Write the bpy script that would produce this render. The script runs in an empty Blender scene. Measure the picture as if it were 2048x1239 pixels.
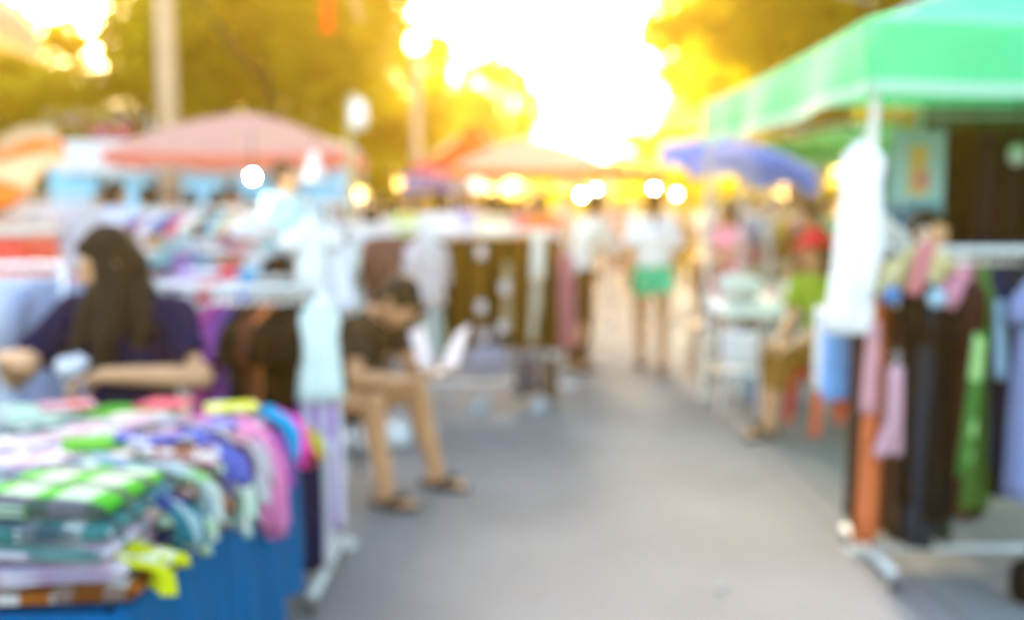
import bpy, bmesh, math, random
from mathutils import Vector, Matrix, noise
V = Vector
PI = math.pi
sc = bpy.context.scene
COL = sc.collection
# ------------------------------------------------------------------ camera, sky, sun, exposure
CAMZ = 1.5; FPX = 1991.0; TH = math.radians(6.15)
cam_d = bpy.data.cameras.new("camera"); cam = bpy.data.objects.new("camera", cam_d); COL.objects.link(cam)
cam.location = (0, 0, CAMZ); cam.rotation_euler = (math.radians(90) - TH, 0, 0)
cam_d.lens = 35.0; cam_d.sensor_width = 36.0; cam_d.clip_start = 0.05; cam_d.clip_end = 2000
cam_d.dof.use_dof = True; cam_d.dof.focus_distance = 0.80; cam_d.dof.aperture_fstop = 2.15; cam_d.dof.aperture_blades = 0
sc.camera = cam
SUN_EL = math.radians(19.0); SUN_AZ = math.radians(-9.0)          # azimuth measured from +Y towards +X
world = bpy.data.worlds.new("World"); sc.world = world; world.use_nodes = True
wn = world.node_tree
for n in list(wn.nodes): wn.nodes.remove(n)
wo = wn.nodes.new("ShaderNodeOutputWorld"); wb = wn.nodes.new("ShaderNodeBackground"); sky = wn.nodes.new("ShaderNodeTexSky")
sky.sky_type = 'NISHITA'; sky.sun_disc = False; sky.sun_elevation = SUN_EL; sky.sun_rotation = SUN_AZ
sky.air_density = 1.2; sky.dust_density = 2.5; sky.ozone_density = 1.0
wb.inputs['Strength'].default_value = 0.15
wn.links.new(sky.outputs[0], wb.inputs[0]); wn.links.new(wb.outputs[0], wo.inputs[0])
sl = bpy.data.lights.new("sun", 'SUN'); so = bpy.data.objects.new("sun", sl); COL.objects.link(so)
sl.energy = 2.4; sl.angle = math.radians(22.0); sl.color = (1.0, 0.86, 0.62)
sdir = V((math.sin(SUN_AZ) * math.cos(SUN_EL), math.cos(SUN_AZ) * math.cos(SUN_EL), math.sin(SUN_EL)))
so.rotation_euler = sdir.to_track_quat('Z', 'Y').to_euler(); so.location = (0, 0, 20)
sc.view_settings.view_transform = 'Standard'; sc.view_settings.look = 'None'
sc.view_settings.exposure = 2.85; sc.view_settings.gamma = 1.0
sc.cycles.use_denoising = True
sc.cycles.max_bounces = 8; sc.cycles.transparent_max_bounces = 6; sc.cycles.volume_bounces = 1
sc.cycles.sample_clamp_indirect = 6.0

# ------------------------------------------------------------------ measuring: a pixel of the 2048 px photograph to metres
_s, _c = math.sin(TH), math.cos(TH)
def W(px, py, y):
    t = (619.5 - py) / FPX
    h = y * (t * _c - _s) / (_c + t * _s)
    D = y * _c - h * _s
    return V(((px - 1024) / FPX * D, y, h + CAMZ))
def G(px, py, z=0.0):
    t = (619.5 - py) / FPX
    h = z - CAMZ
    y = -h * (_c + t * _s) / (_s - t * _c)
    return W(px, py, y)
def X(px, y, z=1.0):
    D = y * _c - (z - CAMZ) * _s
    return (px - 1024) / FPX * D

# ------------------------------------------------------------------ tags
def tag(o, label=None, cat=None, group=None, kind=None):
    if label: o['label'] = label
    if cat: o['category'] = cat
    if group: o['group'] = group
    if kind: o['kind'] = kind
    return o
def root(name, loc, rz=0.0, label=None, cat=None, group=None, scale=1.0):
    o = bpy.data.objects.new(name, None); COL.objects.link(o); o.empty_display_size = 0.1
    o.location = loc; o.rotation_euler = (0, 0, rz); o.scale = (scale,) * 3
    return tag(o, label, cat, group)

# ------------------------------------------------------------------ materials
K = 0.62
def lin(c): return c / 12.92 if c <= 0.04045 else ((c + 0.055) / 1.055) ** 2.4
def C(hx, k=None):
    k = K if k is None else k
    hx = hx.lstrip('#')
    return tuple(min(0.88, lin(int(hx[i:i+2], 16) / 255.0) * k + 0.002) for i in (0, 2, 4))
_M = {}
def nodes_of(name):
    m = bpy.data.materials.new(name); m.use_nodes = True
    nt = m.node_tree; b = nt.nodes['Principled BSDF']
    return m, nt, b
def cached(f):
    def g(*a, **k):
        key = (f.__name__, a, tuple(sorted(k.items())))
        if key not in _M: _M[key] = f(*a, **k)
        return _M[key]
    return g
def vary(nt, b, col, scale=6.0, amt=0.25, rough=None):
    tc = nt.nodes.new('ShaderNodeTexCoord'); no = nt.nodes.new('ShaderNodeTexNoise'); no.inputs['Scale'].default_value = scale
    no.inputs['Detail'].default_value = 4
    mx = nt.nodes.new('ShaderNodeMix'); mx.data_type = 'RGBA'
    nt.links.new(tc.outputs['Object'], no.inputs['Vector']); nt.links.new(no.outputs['Fac'], mx.inputs[0])
    mx.inputs[6].default_value = tuple(max(0, c * (1 - amt)) for c in col) + (1,)
    mx.inputs[7].default_value = tuple(min(0.9, c * (1 + amt)) for c in col) + (1,)
    nt.links.new(mx.outputs[2], b.inputs['Base Color'])
    return tc, mx
def weave_bump(nt, b, tc, scale=60, dist=0.004, strength=0.3):
    no = nt.nodes.new('ShaderNodeTexNoise'); no.inputs['Scale'].default_value = scale; no.inputs['Detail'].default_value = 3
    bp = nt.nodes.new('ShaderNodeBump'); bp.inputs['Strength'].default_value = strength; bp.inputs['Distance'].default_value = dist
    nt.links.new(tc.outputs['Object'], no.inputs['Vector']); nt.links.new(no.outputs['Fac'], bp.inputs['Height']); nt.links.new(bp.outputs[0], b.inputs['Normal'])
@cached
def cloth(hx, k=None):
    m, nt, b = nodes_of('cloth_' + hx.strip('#')); b.inputs['Roughness'].default_value = 0.9
    tc, mx = vary(nt, b, C(hx, k), 9.0, 0.16); weave_bump(nt, b, tc)
    b.inputs['Specular IOR Level'].default_value = 0.05
    return m
@cached
def canvas(hx, trans, tfac=0.5):
    m, nt, b = nodes_of('canvas_' + hx.strip('#')); b.inputs['Roughness'].default_value = 0.7
    tc, mx = vary(nt, b, C(hx, 0.92), 1.5, 0.08); b.inputs['Specular IOR Level'].default_value = 0.2
    tr = nt.nodes.new('ShaderNodeBsdfTranslucent'); tr.inputs[0].default_value = C(trans, 0.9) + (1,)
    ms = nt.nodes.new('ShaderNodeMixShader'); ms.inputs[0].default_value = tfac
    out = nt.nodes['Material Output']
    nt.links.new(b.outputs[0], ms.inputs[1]); nt.links.new(tr.outputs[0], ms.inputs[2]); nt.links.new(ms.outputs[0], out.inputs[0])
    return m
def bands(nt, tc, axis, freq, width, rot=0.0, phase=0.0):
    sp = nt.nodes.new('ShaderNodeSeparateXYZ'); mp = nt.nodes.new('ShaderNodeMapping'); mp.inputs['Rotation'].default_value = (0, 0, rot)
    mp.inputs['Location'].default_value = (phase, phase, phase)
    nt.links.new(tc.outputs['Object'], mp.inputs[0]); nt.links.new(mp.outputs[0], sp.inputs[0])
    m1 = nt.nodes.new('ShaderNodeMath'); m1.operation = 'MULTIPLY'; m1.inputs[1].default_value = freq
    m2 = nt.nodes.new('ShaderNodeMath'); m2.operation = 'FRACT'
    m3 = nt.nodes.new('ShaderNodeMath'); m3.operation = 'LESS_THAN'; m3.inputs[1].default_value = width
    nt.links.new(sp.outputs[axis], m1.inputs[0]); nt.links.new(m1.outputs[0], m2.inputs[0]); nt.links.new(m2.outputs[0], m3.inputs[0])
    return m3.outputs[0]
@cached
def plaid(c0, c1, c2, freq=9.0, width=0.45, rot=0.25, ax=(0, 1)):
    freq *= 1.35
    m, nt, b = nodes_of('plaid'); b.inputs['Roughness'].default_value = 0.9; b.inputs['Specular IOR Level'].default_value = 0.15
    tc = nt.nodes.new('ShaderNodeTexCoord')
    a = bands(nt, tc, ax[0], freq, width, rot); d = bands(nt, tc, ax[1], freq * 1.25, width * 0.8, rot, 0.13)
    m1 = nt.nodes.new('ShaderNodeMix'); m1.data_type = 'RGBA'; m1.inputs[6].default_value = C(c0, .5) + (1,); m1.inputs[7].default_value = C(c1, .5) + (1,)
    m2 = nt.nodes.new('ShaderNodeMix'); m2.data_type = 'RGBA'; m2.inputs[7].default_value = C(c2, .5) + (1,)
    f = nt.nodes.new('ShaderNodeMath'); f.operation = 'MULTIPLY'; f.inputs[1].default_value = 0.8
    nt.links.new(a, m1.inputs[0]); nt.links.new(m1.outputs[2], m2.inputs[6]); nt.links.new(d, f.inputs[0]); nt.links.new(f.outputs[0], m2.inputs[0])
    nt.links.new(m2.outputs[2], b.inputs['Base Color'])
    weave_bump(nt, b, tc)
    return m
@cached
def stripes(c0, c1, freq=8.0, width=0.5, axis=0):
    m, nt, b = nodes_of('stripes'); b.inputs['Roughness'].default_value = 0.85; b.inputs['Specular IOR Level'].default_value = 0.15
    tc = nt.nodes.new('ShaderNodeTexCoord'); a = bands(nt, tc, axis, freq, width)
    m1 = nt.nodes.new('ShaderNodeMix'); m1.data_type = 'RGBA'; m1.inputs[6].default_value = C(c0) + (1,); m1.inputs[7].default_value = C(c1) + (1,)
    nt.links.new(a, m1.inputs[0]); nt.links.new(m1.outputs[2], b.inputs['Base Color']); weave_bump(nt, b, tc)
    return m
@cached
def spotted(c0, c1, scale=14.0, thr=0.34):
    m, nt, b = nodes_of('print'); b.inputs['Roughness'].default_value = 0.9; b.inputs['Specular IOR Level'].default_value = 0.15
    tc = nt.nodes.new('ShaderNodeTexCoord'); vo = nt.nodes.new('ShaderNodeTexVoronoi'); vo.inputs['Scale'].default_value = scale
    lt = nt.nodes.new('ShaderNodeMath'); lt.operation = 'LESS_THAN'; lt.inputs[1].default_value = thr
    m1 = nt.nodes.new('ShaderNodeMix'); m1.data_type = 'RGBA'; m1.inputs[6].default_value = C(c0) + (1,); m1.inputs[7].default_value = C(c1) + (1,)
    nt.links.new(tc.outputs['Object'], vo.inputs['Vector']); nt.links.new(vo.outputs['Distance'], lt.inputs[0]); nt.links.new(lt.outputs[0], m1.inputs[0])
    nt.links.new(m1.outputs[2], b.inputs['Base Color']); weave_bump(nt, b, tc)
    return m
@cached
def plain(name, col, rough=0.6, metal=0.0, amt=0.1, scale=5.0):
    m, nt, b = nodes_of(name); b.inputs['Roughness'].default_value = rough; b.inputs['Metallic'].default_value = metal
    if name.startswith('hair'): b.inputs['Specular IOR Level'].default_value = .2
    vary(nt, b, col, scale, amt)
    return m
@cached
def glow(name, col, st):
    m, nt, b = nodes_of(name); b.inputs['Base Color'].default_value = (0.8, 0.8, 0.8, 1)
    b.inputs['Emission Color'].default_value = col + (1,); b.inputs['Emission Strength'].default_value = st
    return m
@cached
def skin(tone=0):
    col = [(0.56, 0.29, 0.14), (0.44, 0.22, 0.11), (0.58, 0.35, 0.22)][tone]
    m, nt, b = nodes_of('skin'); b.inputs['Roughness'].default_value = 0.5
    vary(nt, b, col, 14.0, 0.12)
    b.inputs['Subsurface Weight'].default_value = 0.06; b.inputs['Subsurface Radius'].default_value = (0.02, 0.008, 0.004)
    return m
STEEL = plain('painted_steel', (0.55, 0.57, 0.55), 0.6, 0.0)
CHROME = plain('chrome', (0.75, 0.76, 0.77), 0.25, 0.9)
DARKMETAL = plain('dark_steel', (0.05, 0.05, 0.055), 0.5, 0.5)
WHITEPL = plain('white_plastic', (0.78, 0.78, 0.77), 0.4)
BLACKPL = plain('black_plastic', (0.02, 0.02, 0.022), 0.5)
WOOD = plain('wood', (0.26, 0.15, 0.07), 0.6, 0.0, 0.3, 12.0)
CONCRETE = plain('concrete_post', (0.52, 0.36, 0.22), 0.85, 0.0, 0.15)
RUBBER = plain('rubber', (0.03, 0.028, 0.027), 0.8)
EYEW = plain('eye_white', (0.75, 0.73, 0.70), 0.3); IRIS = plain('iris', (0.03, 0.015, 0.008), 0.2); LIP = plain('lips', (0.40, 0.13, 0.10), 0.45)
HAIRBLACK = plain('hair_black', (0.008, 0.005, 0.003), 0.6, 0.0, 0.5, 30.0); HAIRBROWN = plain('hair_brown', (0.011, 0.005, 0.0015), 0.7, 0.0, 0.5, 30.0)

# ------------------------------------------------------------------ mesh builder
class MB:
    def __init__(s): s.v = []; s.f = []; s.m = []
    def add(s, vs, fs, mi=0):
        o = len(s.v); s.v += [V(p) for p in vs]; s.f += [tuple(i + o for i in f) for f in fs]; s.m += [mi] * len(fs); return s
    def box(s, c, d, mi=0, rz=0.0, R=None):
        x, y, z = (k / 2 for k in d)
        pts = [V(p) for p in [(-x,-y,-z),(x,-y,-z),(x,y,-z),(-x,y,-z),(-x,-y,z),(x,-y,z),(x,y,z),(-x,y,z)]]
        R = R if R is not None else Matrix.Rotation(rz, 3, 'Z')
        pts = [R @ p + V(c) for p in pts]
        return s.add(pts, [(0,3,2,1),(4,5,6,7),(0,1,5,4),(1,2,6,5),(2,3,7,6),(3,0,4,7)], mi)
    def rbox(s, c, d, r=0.02, mi=0, rz=0.0, n=3):
        bm = bmesh.new(); bmesh.ops.create_cube(bm, size=1.0)
        bmesh.ops.scale(bm, vec=d, verts=bm.verts)
        bmesh.ops.bevel(bm, geom=list(bm.edges), offset=min(r, min(d) * 0.45), segments=n, profile=0.5, affect='EDGES')
        R = Matrix.Rotation(rz, 3, 'Z'); bm.verts.ensure_lookup_table()
        vs = [R @ v.co + V(c) for v in bm.verts]; fs = [tuple(v.index for v in f.verts) for f in bm.faces]; bm.free()
        return s.add(vs, fs, mi)
    def tube(s, pts, r, n=10, mi=0, caps=True, flat=1.0):
        pts = [V(p) for p in pts]; m = len(pts); rs = r if isinstance(r, (list, tuple)) else [r] * m
        vs = []; pn = None
        for i, p in enumerate(pts):
            t = (pts[min(i + 1, m - 1)] - pts[max(i - 1, 0)]).normalized()
            if pn is None:
                a = V((0, 0, 1)) if abs(t.z) < 0.9 else V((1, 0, 0)); pn = (a - t * a.dot(t)).normalized()
            else: pn = (pn - t * pn.dot(t)).normalized()
            b = t.cross(pn)
            for k in range(n):
                q = 2 * PI * k / n; vs.append(p + (pn * math.cos(q) * flat + b * math.sin(q)) * rs[i])
        fs = [(i*n+k, i*n+(k+1)%n, (i+1)*n+(k+1)%n, (i+1)*n+k) for i in range(m-1) for k in range(n)]
        if caps: fs += [tuple(range(n))[::-1], tuple((m-1)*n+k for k in range(n))]
        return s.add(vs, fs, mi)
    def ell(s, c, rad, M=None, n=14, m=9, mi=0):
        M = M if M is not None else Matrix.Identity(3); vs = []; c = V(c)
        for i in range(1, m):
            a = PI * i / m
            for k in range(n):
                q = 2 * PI * k / n
                vs.append(c + M @ V((rad[0]*math.sin(a)*math.cos(q), rad[1]*math.sin(a)*math.sin(q), rad[2]*math.cos(a))))
        vs += [c + M @ V((0, 0, rad[2])), c + M @ V((0, 0, -rad[2]))]
        top = (m-1)*n; bot = top + 1
        fs = [(i*n+k, (i+1)*n+k, (i+1)*n+(k+1)%n, i*n+(k+1)%n) for i in range(m-2) for k in range(n)]
        fs += [(top, k, (k+1)%n) for k in range(n)] + [(bot, (m-2)*n+(k+1)%n, (m-2)*n+k) for k in range(n)]
        return s.add(vs, fs, mi)
    def cap(s, a, b, ra, rb, n=12, mi=0):
        a, b = V(a), V(b); s.ell(a, (ra,)*3, n=n, m=8, mi=mi); s.ell(b, (rb,)*3, n=n, m=8, mi=mi)
        if (b - a).length > 1e-5: s.tube([a, b], [ra, rb], n, mi)
        return s
    def lathe(s, prof, n=20, mi=0, c=(0,0,0)):
        c = V(c); vs = [c + V((r*math.cos(2*PI*k/n), r*math.sin(2*PI*k/n), z)) for r, z in prof for k in range(n)]
        m = len(prof); fs = [(i*n+k, i*n+(k+1)%n, (i+1)*n+(k+1)%n, (i+1)*n+k) for i in range(m-1) for k in range(n)]
        return s.add(vs, fs, mi)
    def sheet(s, fn, nu, nv, th=0.0, mi=0):
        """fn(u,v) in 0..1 -> point; thickness th by offsetting along normals"""
        P = [[V(fn(i / nu, j / nv)) for j in range(nv + 1)] for i in range(nu + 1)]
        w = nv + 1; vs = [p for r in P for p in r]
        fs = [(i*w+j, (i+1)*w+j, (i+1)*w+j+1, i*w+j+1) for i in range(nu) for j in range(nv)]
        if th:
            N = []
            for i in range(nu + 1):
                for j in range(nv + 1):
                    du = P[min(i+1, nu)][j] - P[max(i-1, 0)][j]; dv = P[i][min(j+1, nv)] - P[i][max(j-1, 0)]
                    nn = du.cross(dv); N.append(nn.normalized() if nn.length > 1e-9 else V((0,0,1)))
            k = len(vs); vs = vs + [p - q * th for p, q in zip(vs, N)]
            fs += [tuple(x + k for x in f[::-1]) for f in list(fs)]
            edge = [(i*w, (i+1)*w) for i in range(nu)][::-1]
            ring = [i*w for i in range(nu+1)] + [nu*w+j for j in range(1, nv+1)] + [i*w+nv for i in range(nu-1, -1, -1)] + [j for j in range(nv-1, 0, -1)]
            for a, b in zip(ring, ring[1:] + ring[:1]): fs.append((b, a, a + k, b + k))
        return s.add(vs, fs, mi)
    def mesh(s, name, mats, smooth=True):
        me = bpy.data.meshes.new(name); me.from_pydata([tuple(p) for p in s.v], [], s.f)
        for m in (mats if isinstance(mats, (list, tuple)) else [mats]): me.materials.append(m)
        me.polygons.foreach_set('material_index', s.m); me.polygons.foreach_set('use_smooth', [smooth] * len(s.f)); me.update()
        return me
    def build(s, name, mats, parent=None, smooth=True, loc=None, rz=0.0, auto=None):
        me = s.mesh(name, mats, smooth)
        if auto: me.set_sharp_from_angle(angle=math.radians(auto))
        return link(name, me, parent, loc, rz)
def link(name, me, parent=None, loc=None, rz=0.0):
    o = bpy.data.objects.new(name, me); COL.objects.link(o)
    if parent: o.parent = parent
    if loc is not None: o.location = loc
    if rz: o.rotation_euler = (0, 0, rz)
    return o
def remeshed(mb, name, mats, voxel, smooth_it=2, extra=None):
    """union of overlapping closed pieces as one continuous skin"""
    me = mb.mesh(name + '_raw', [], True); o = bpy.data.objects.new('tmp', me); COL.objects.link(o)
    r = o.modifiers.new('r', 'REMESH'); r.mode = 'VOXEL'; r.voxel_size = voxel
    if smooth_it:
        s2 = o.modifiers.new('s', 'SMOOTH'); s2.factor = 0.5; s2.iterations = smooth_it
    dg = bpy.context.evaluated_depsgraph_get(); ev = o.evaluated_get(dg); out = bpy.data.meshes.new_from_object(ev)
    bpy.data.objects.remove(o); bpy.data.meshes.remove(me); out.name = name
    if extra:
        bm = bmesh.new(); bm.from_mesh(out); em = extra.mesh('x', [], True); bm.from_mesh(em); bm.to_mesh(out); bm.free(); bpy.data.meshes.remove(em)
    out.materials.clear()
    for m in mats: out.materials.append(m)
    out.polygons.foreach_set('use_smooth', [True] * len(out.polygons)); out.update()
    return out
def copy_tree(o, parent=None):
    c = o.copy(); COL.objects.link(c); c.parent = parent
    for ch in list(o.children): copy_tree(ch, c)
    return c

# ------------------------------------------------------------------ people
def stand(**kw):
    J = dict(pel=V((0,0,.93)), chest=V((0,0,1.22)), neck=V((0,.01,1.39)), head=V((0,-.02,1.53)), face=V((0,-1,-.05)), hup=V((0,0,1)),
             sL=V((.165,0,1.345)), eL=V((.215,.03,1.08)), wL=V((.23,-.05,.86)), sR=V((-.165,0,1.345)), eR=V((-.215,.03,1.08)), wR=V((-.23,-.05,.86)),
             hL=V((.085,0,.90)), kL=V((.10,-.02,.49)), aL=V((.10,.03,.085)), hR=V((-.085,0,.90)), kR=V((-.10,-.02,.49)), aR=V((-.10,.03,.085)),
             fL=V((.03,-1,0)), fR=V((-.03,-1,0)), curl=0.5)
    for k, v in kw.items(): J[k] = V(v) if isinstance(v, (tuple, list)) else v
    return J
def basis(up, lat):
    z = V(up).normalized(); x = V(lat); x = (x - z * x.dot(z)).normalized(); y = z.cross(x)
    return Matrix((x, y, z)).transposed()
def hand(mb, w, d, nrm, side, curl=0.5, k=1.0):
    """palm, four fingers of unequal length and a thumb from the side of the palm"""
    d = V(d).normalized(); nrm = V(nrm); nrm = (nrm - d * nrm.dot(d)).normalized(); lat = d.cross(nrm) * side
    M = Matrix((lat, nrm, d)).transposed(); w = V(w)
    mb.ell(w + d * .048 * k, (.040*k, .016*k, .052*k), M, 12, 8); mb.cap(w, w + d*.03*k, .024*k, .022*k)
    for i, L in enumerate((.068, .077, .071, .056)):
        off = (-.028 + i * .0187) * k; p = w + d * (.088 - abs(i - 1.3) * .004) * k + lat * off; dd = d.copy() + lat * (i - 1.5) * .06; a = 0.0
        for sgm, fr in enumerate((.45, .31, .24)):
            a += curl * (0.55, 0.75, 0.5)[sgm]
            dr = (dd * math.cos(a) + nrm * math.sin(a)).normalized(); q = p + dr * L * fr * k
            mb.cap(p, q, (.0098 - sgm*.0009)*k, (.0092 - sgm*.0009)*k, 8); p = q
    p = w + d * .028 * k - lat * .030 * k
    q = p + (d * .6 - lat * .75 + nrm * .3).normalized() * .040 * k; r = q + (d * .85 - lat * .25 + nrm * (.25 + curl*.4)).normalized() * .032 * k
    r2 = r + (d * .8 + lat * .1 + nrm * (.3 + curl*.4)).normalized() * .024 * k
    mb.cap(p, q, .014*k, .0115*k, 8); mb.cap(q, r, .0112*k, .0102*k, 8); mb.cap(r, r2, .010*k, .0082*k, 8)
def figure_body(J, voxel, hands_in=True, fem=False):
    mb = MB(); hb = mb if hands_in else MB()
    Tc = basis(J['neck'] - J['chest'], J['sL'] - J['sR']); Tp = basis(J['chest'] - J['pel'], J['hL'] - J['hR'])
    sh = 1.0; F_ = 1.14
    mb.ell(J['pel'], (.158, .112, .13), Tp); mb.ell(J['pel'].lerp(J['chest'], .5), (.128*sh, .092, .15), Tp); mb.ell(J['chest'], (.152*sh, .108, .165), Tc)
    mb.cap(J['sL'].lerp(J['neck'], .12), J['sR'].lerp(J['neck'], .12), .056*sh, .056*sh); mb.cap(J['neck'] - (J['neck'] - J['chest']) * .3, J['neck'], .085, .06)
    if fem:
        for s in (1, -1): mb.ell(J['chest'] + Tc @ V((s * .07, -.075, .02)), (.062, .055, .062), Tc)
    f = V(J['face']).normalized(); up = V(J['hup']); H = basis(up, f.cross(up) * -1)   # x lateral, y back, z up
    if (H @ V((0, -1, 0))).dot(f) < 0: H = H @ Matrix(((-1,0,0),(0,-1,0),(0,0,1)))
    h = J['head']
    mb.cap(J['neck'], h + H @ V((0, .015, -.06)), .054 if not fem else .048, .05)
    mb.ell(h + H @ V((0, .012, .022)), (.074, .094, .098), H); mb.ell(h + H @ V((0, -.022, -.035)), (.060, .068, .082), H)
    mb.ell(h + H @ V((0, -.062, -.092)), (.026, .024, .024), H); mb.cap(h + H @ V((0, -.088, .012)), h + H @ V((0, -.106, -.028)), .009, .014, 8)
    mb.cap(h + H @ V((-.034, -.078, .026)), h + H @ V((.034, -.078, .026)), .014, .014, 8)
    for s in (1, -1):
        mb.ell(h + H @ V((s*.078, .012, -.012)), (.010, .020, .032), H, 8, 6); mb.ell(h + H @ V((s*.038, -.058, -.028)), (.026, .026, .024), H, 8, 6)
    for S in 'LR':
        sg = 1 if S == 'L' else -1
        s_, e, w = J['s'+S], J['e'+S], J['w'+S]
        mb.cap(s_, e, .050*sh, .041*sh); mb.cap(s_.lerp(e, .35), s_.lerp(e, .65), .045*sh, .042*sh); mb.cap(e, e.lerp(w, .35), .041*sh, .042*sh); mb.cap(e.lerp(w, .35), w, .042*sh, .027)
        d = J.get('hd'+S) or (w - e); nn = J.get('hn'+S) or V((-sg, 0, 0)) * 1.0 + V((0, -.3, 0))
        hand(hb, w, d, nn, sg, J.get('curl'+S, J['curl']))
        hp, kn, an = J['h'+S], J['k'+S], J['a'+S]
        mb.cap(hp, kn, .090, .058); mb.cap(hp.lerp(kn, .2), hp.lerp(kn, .6), .088, .076)
        back = J.get('back'+S) or V((0, .02, 0))
        mb.cap(kn, kn.lerp(an, .32) + back, .057, .062); mb.cap(kn.lerp(an, .32) + back, an, .062, .040)
        fd = V(J['f'+S]).normalized(); side = fd.cross(V((0,0,1))).normalized(); F = basis(fd, side)
        gz = an.z - .085
        mb.cap(an, V((an.x, an.y, gz + .04)) - fd * .02, .036, .034)
        a0 = V((an.x, an.y, gz + .035)) - fd * .03; a1 = V((an.x, an.y, gz + .028)) + fd * .10
        mb.cap(a0, a1, .034, .030); mb.ell(a1 + fd * .02, (.044, .022, .055), F)
        for i in range(5):
            tp = a1 + fd * (.055 - i * .008) + side * (-.033 + i * .0165) * (1 if S == 'L' else -1) * -1
            mb.cap(tp, tp + fd * .025, .011 - i*.0008, .010 - i*.0008, 8)
    ex = MB()
    for s in (1, -1):
        ex.ell(h + H @ V((s*.031, -.0815, .006)), (.013, .008, .0065), H, 8, 6, 1); ex.ell(h + H @ V((s*.031, -.0865, .006)), (.0055, .0045, .0055), H, 8, 6, 2)
    ex.ell(h + H @ V((0, -.0885, -.058)), (.024, .007, .008), H, 10, 6, 3)
    if not hands_in: ex.add(hb.v, hb.f, 0)
    return remeshed(mb, 'body', [skin(0), EYEW, IRIS, LIP], voxel, 2, ex), H
def g_top(J, voxel, sleeve=.55, loose=.016, hem=.30, fem=False):
    mb = MB(); Tc = basis(J['neck'] - J['chest'], J['sL'] - J['sR']); Tp = basis(J['chest'] - J['pel'], J['hL'] - J['hR']); L = loose
    mid = J['pel'].lerp(J['chest'], .5); bot = J['pel'].lerp(J['chest'], .5 - hem * 1.6)
    mb.ell(J['chest'], (.156+L, .112+L, .165+L*.5), Tc); mb.ell(mid, (.142+L, .105+L, .17), Tp); mb.ell(bot, (.162+L, .118+L, .12), Tp)
    mb.cap(J['sL'].lerp(J['neck'], .12), J['sR'].lerp(J['neck'], .12), .060+L*.5, .060+L*.5); mb.cap(J['chest'].lerp(J['neck'], .5), J['chest'].lerp(J['neck'], .86), .10, .078)
    if fem:
        for s in (1, -1): mb.ell(J['chest'] + Tc @ V((s * .07, -.078, .02)), (.066, .06, .066), Tc)
    for S in 'LR':
        s_, e, w = J['s'+S], J['e'+S], J['w'+S]
        if sleeve <= 1: mb.tube([s_, s_.lerp(e, sleeve*.5), s_.lerp(e, sleeve)], [.060+L*.6, .062+L*.5, .064+L], 14); mb.ell(s_, (.060+L*.6,)*3)
        else:
            mb.cap(s_, e, .060+L*.4, .052+L*.4); mb.tube([e, e.lerp(w, sleeve - 1)], [.052+L*.4, .038+L*.5], 14)
    # soft vertical folds
    for i, p in enumerate(mb.v):
        n = noise.noise(V((p.x * 9, p.y * 9, p.z * 3.5))); mb.v[i] = p + (p - mid).normalized() * n * .010
    return remeshed(mb, 'shirt', [cloth('#888888')], voxel, 2)
def g_bottom(J, voxel, kind):
    mb = MB(); Tp = basis(J['chest'] - J['pel'], J['hL'] - J['hR'])
    mb.ell(J['pel'] + V((0,0,.01)), (.170, .125, .125), Tp)
    to = {'shorts': .42, 'pants': 2.0, 'capri': 1.5}.get(kind, 0)
    if kind in ('skirt', 'longskirt'):
        z1 = .42 if kind == 'skirt' else .16; p0 = J['pel']; k = 36; rings = []
        for i in range(9):
            t = i / 8; z = p0.z + .05 + (z1 - p0.z - .05) * t; r = .155 + .10 * t
            rings.append([(p0.x + math.cos(2*PI*q/k) * r * (1 + .07*t*math.sin(7*2*PI*q/k)), p0.y + math.sin(2*PI*q/k) * r * .8 * (1 + .07*t*math.sin(7*2*PI*q/k + 1)), z) for q in range(k)])
        vs = [p for r in rings for p in r]; fs = [(i*k+q, (i+1)*k+q, (i+1)*k+(q+1)%k, i*k+(q+1)%k) for i in range(8) for q in range(k)]
        fs += [tuple(range(k)), tuple(8*k+q for q in range(k))[::-1]]; mb.add(vs, fs)
    else:
        for S in 'LR':
            hp, kn, an = J['h'+S], J['k'+S], J['a'+S]
            mb.ell(hp, (.098,)*3)
            if to <= 1: mb.tube([hp, hp.lerp(kn, to*.5), hp.lerp(kn, to)], [.102, .112, .118], 14)
            else:
                mb.cap(hp, kn, .094, .068); mb.tube([kn, kn.lerp(an, (to-1)*.5), kn.lerp(an, to-1)], [.068, .064, .058], 14)
    return remeshed(mb, kind, [cloth('#888888')], voxel, 2)
def g_hair(J, H, voxel, kind):
    mb = MB(); h = J['head']
    mb.ell(h + H @ V((0, .026, .036)), (.084, .098, .100), H); mb.ell(h + H @ V((0, -.045, .082)), (.060, .040, .030), H)
    mb.ell(h + H @ V((0, .055, -.03)), (.074, .062, .075), H)
    if kind == 'bun': mb.ell(h + H @ V((0, .11, .07)), (.042, .042, .042), H)
    if kind == 'tail':
        mb.cap(h + H @ V((0, .10, .05)), h + H @ V((0, .15, -.02)), .028, .03); mb.cap(h + H @ V((0, .15, -.02)), h + H @ V((0, .14, -.20)), .03, .012)
    if kind == 'long':
        for s in (-1, -.5, 0, .5, 1):
            a = h + H @ V((s*.062, .05 - abs(s)*.02, 0)); b = h + V((0,0,0)) + H @ V((s*.085, .075 - abs(s)*.02, -.17)); c2 = h + H @ V((s*.09, .085, -.33))
            mb.cap(a, b, .040, .040); mb.cap(b, c2, .040, .018)
    for i, p in enumerate(mb.v): mb.v[i] = p + (p - h).normalized() * .006 * noise.noise(p * 45)
    return remeshed(mb, 'hair', [HAIRBLACK], voxel, 1)
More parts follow.
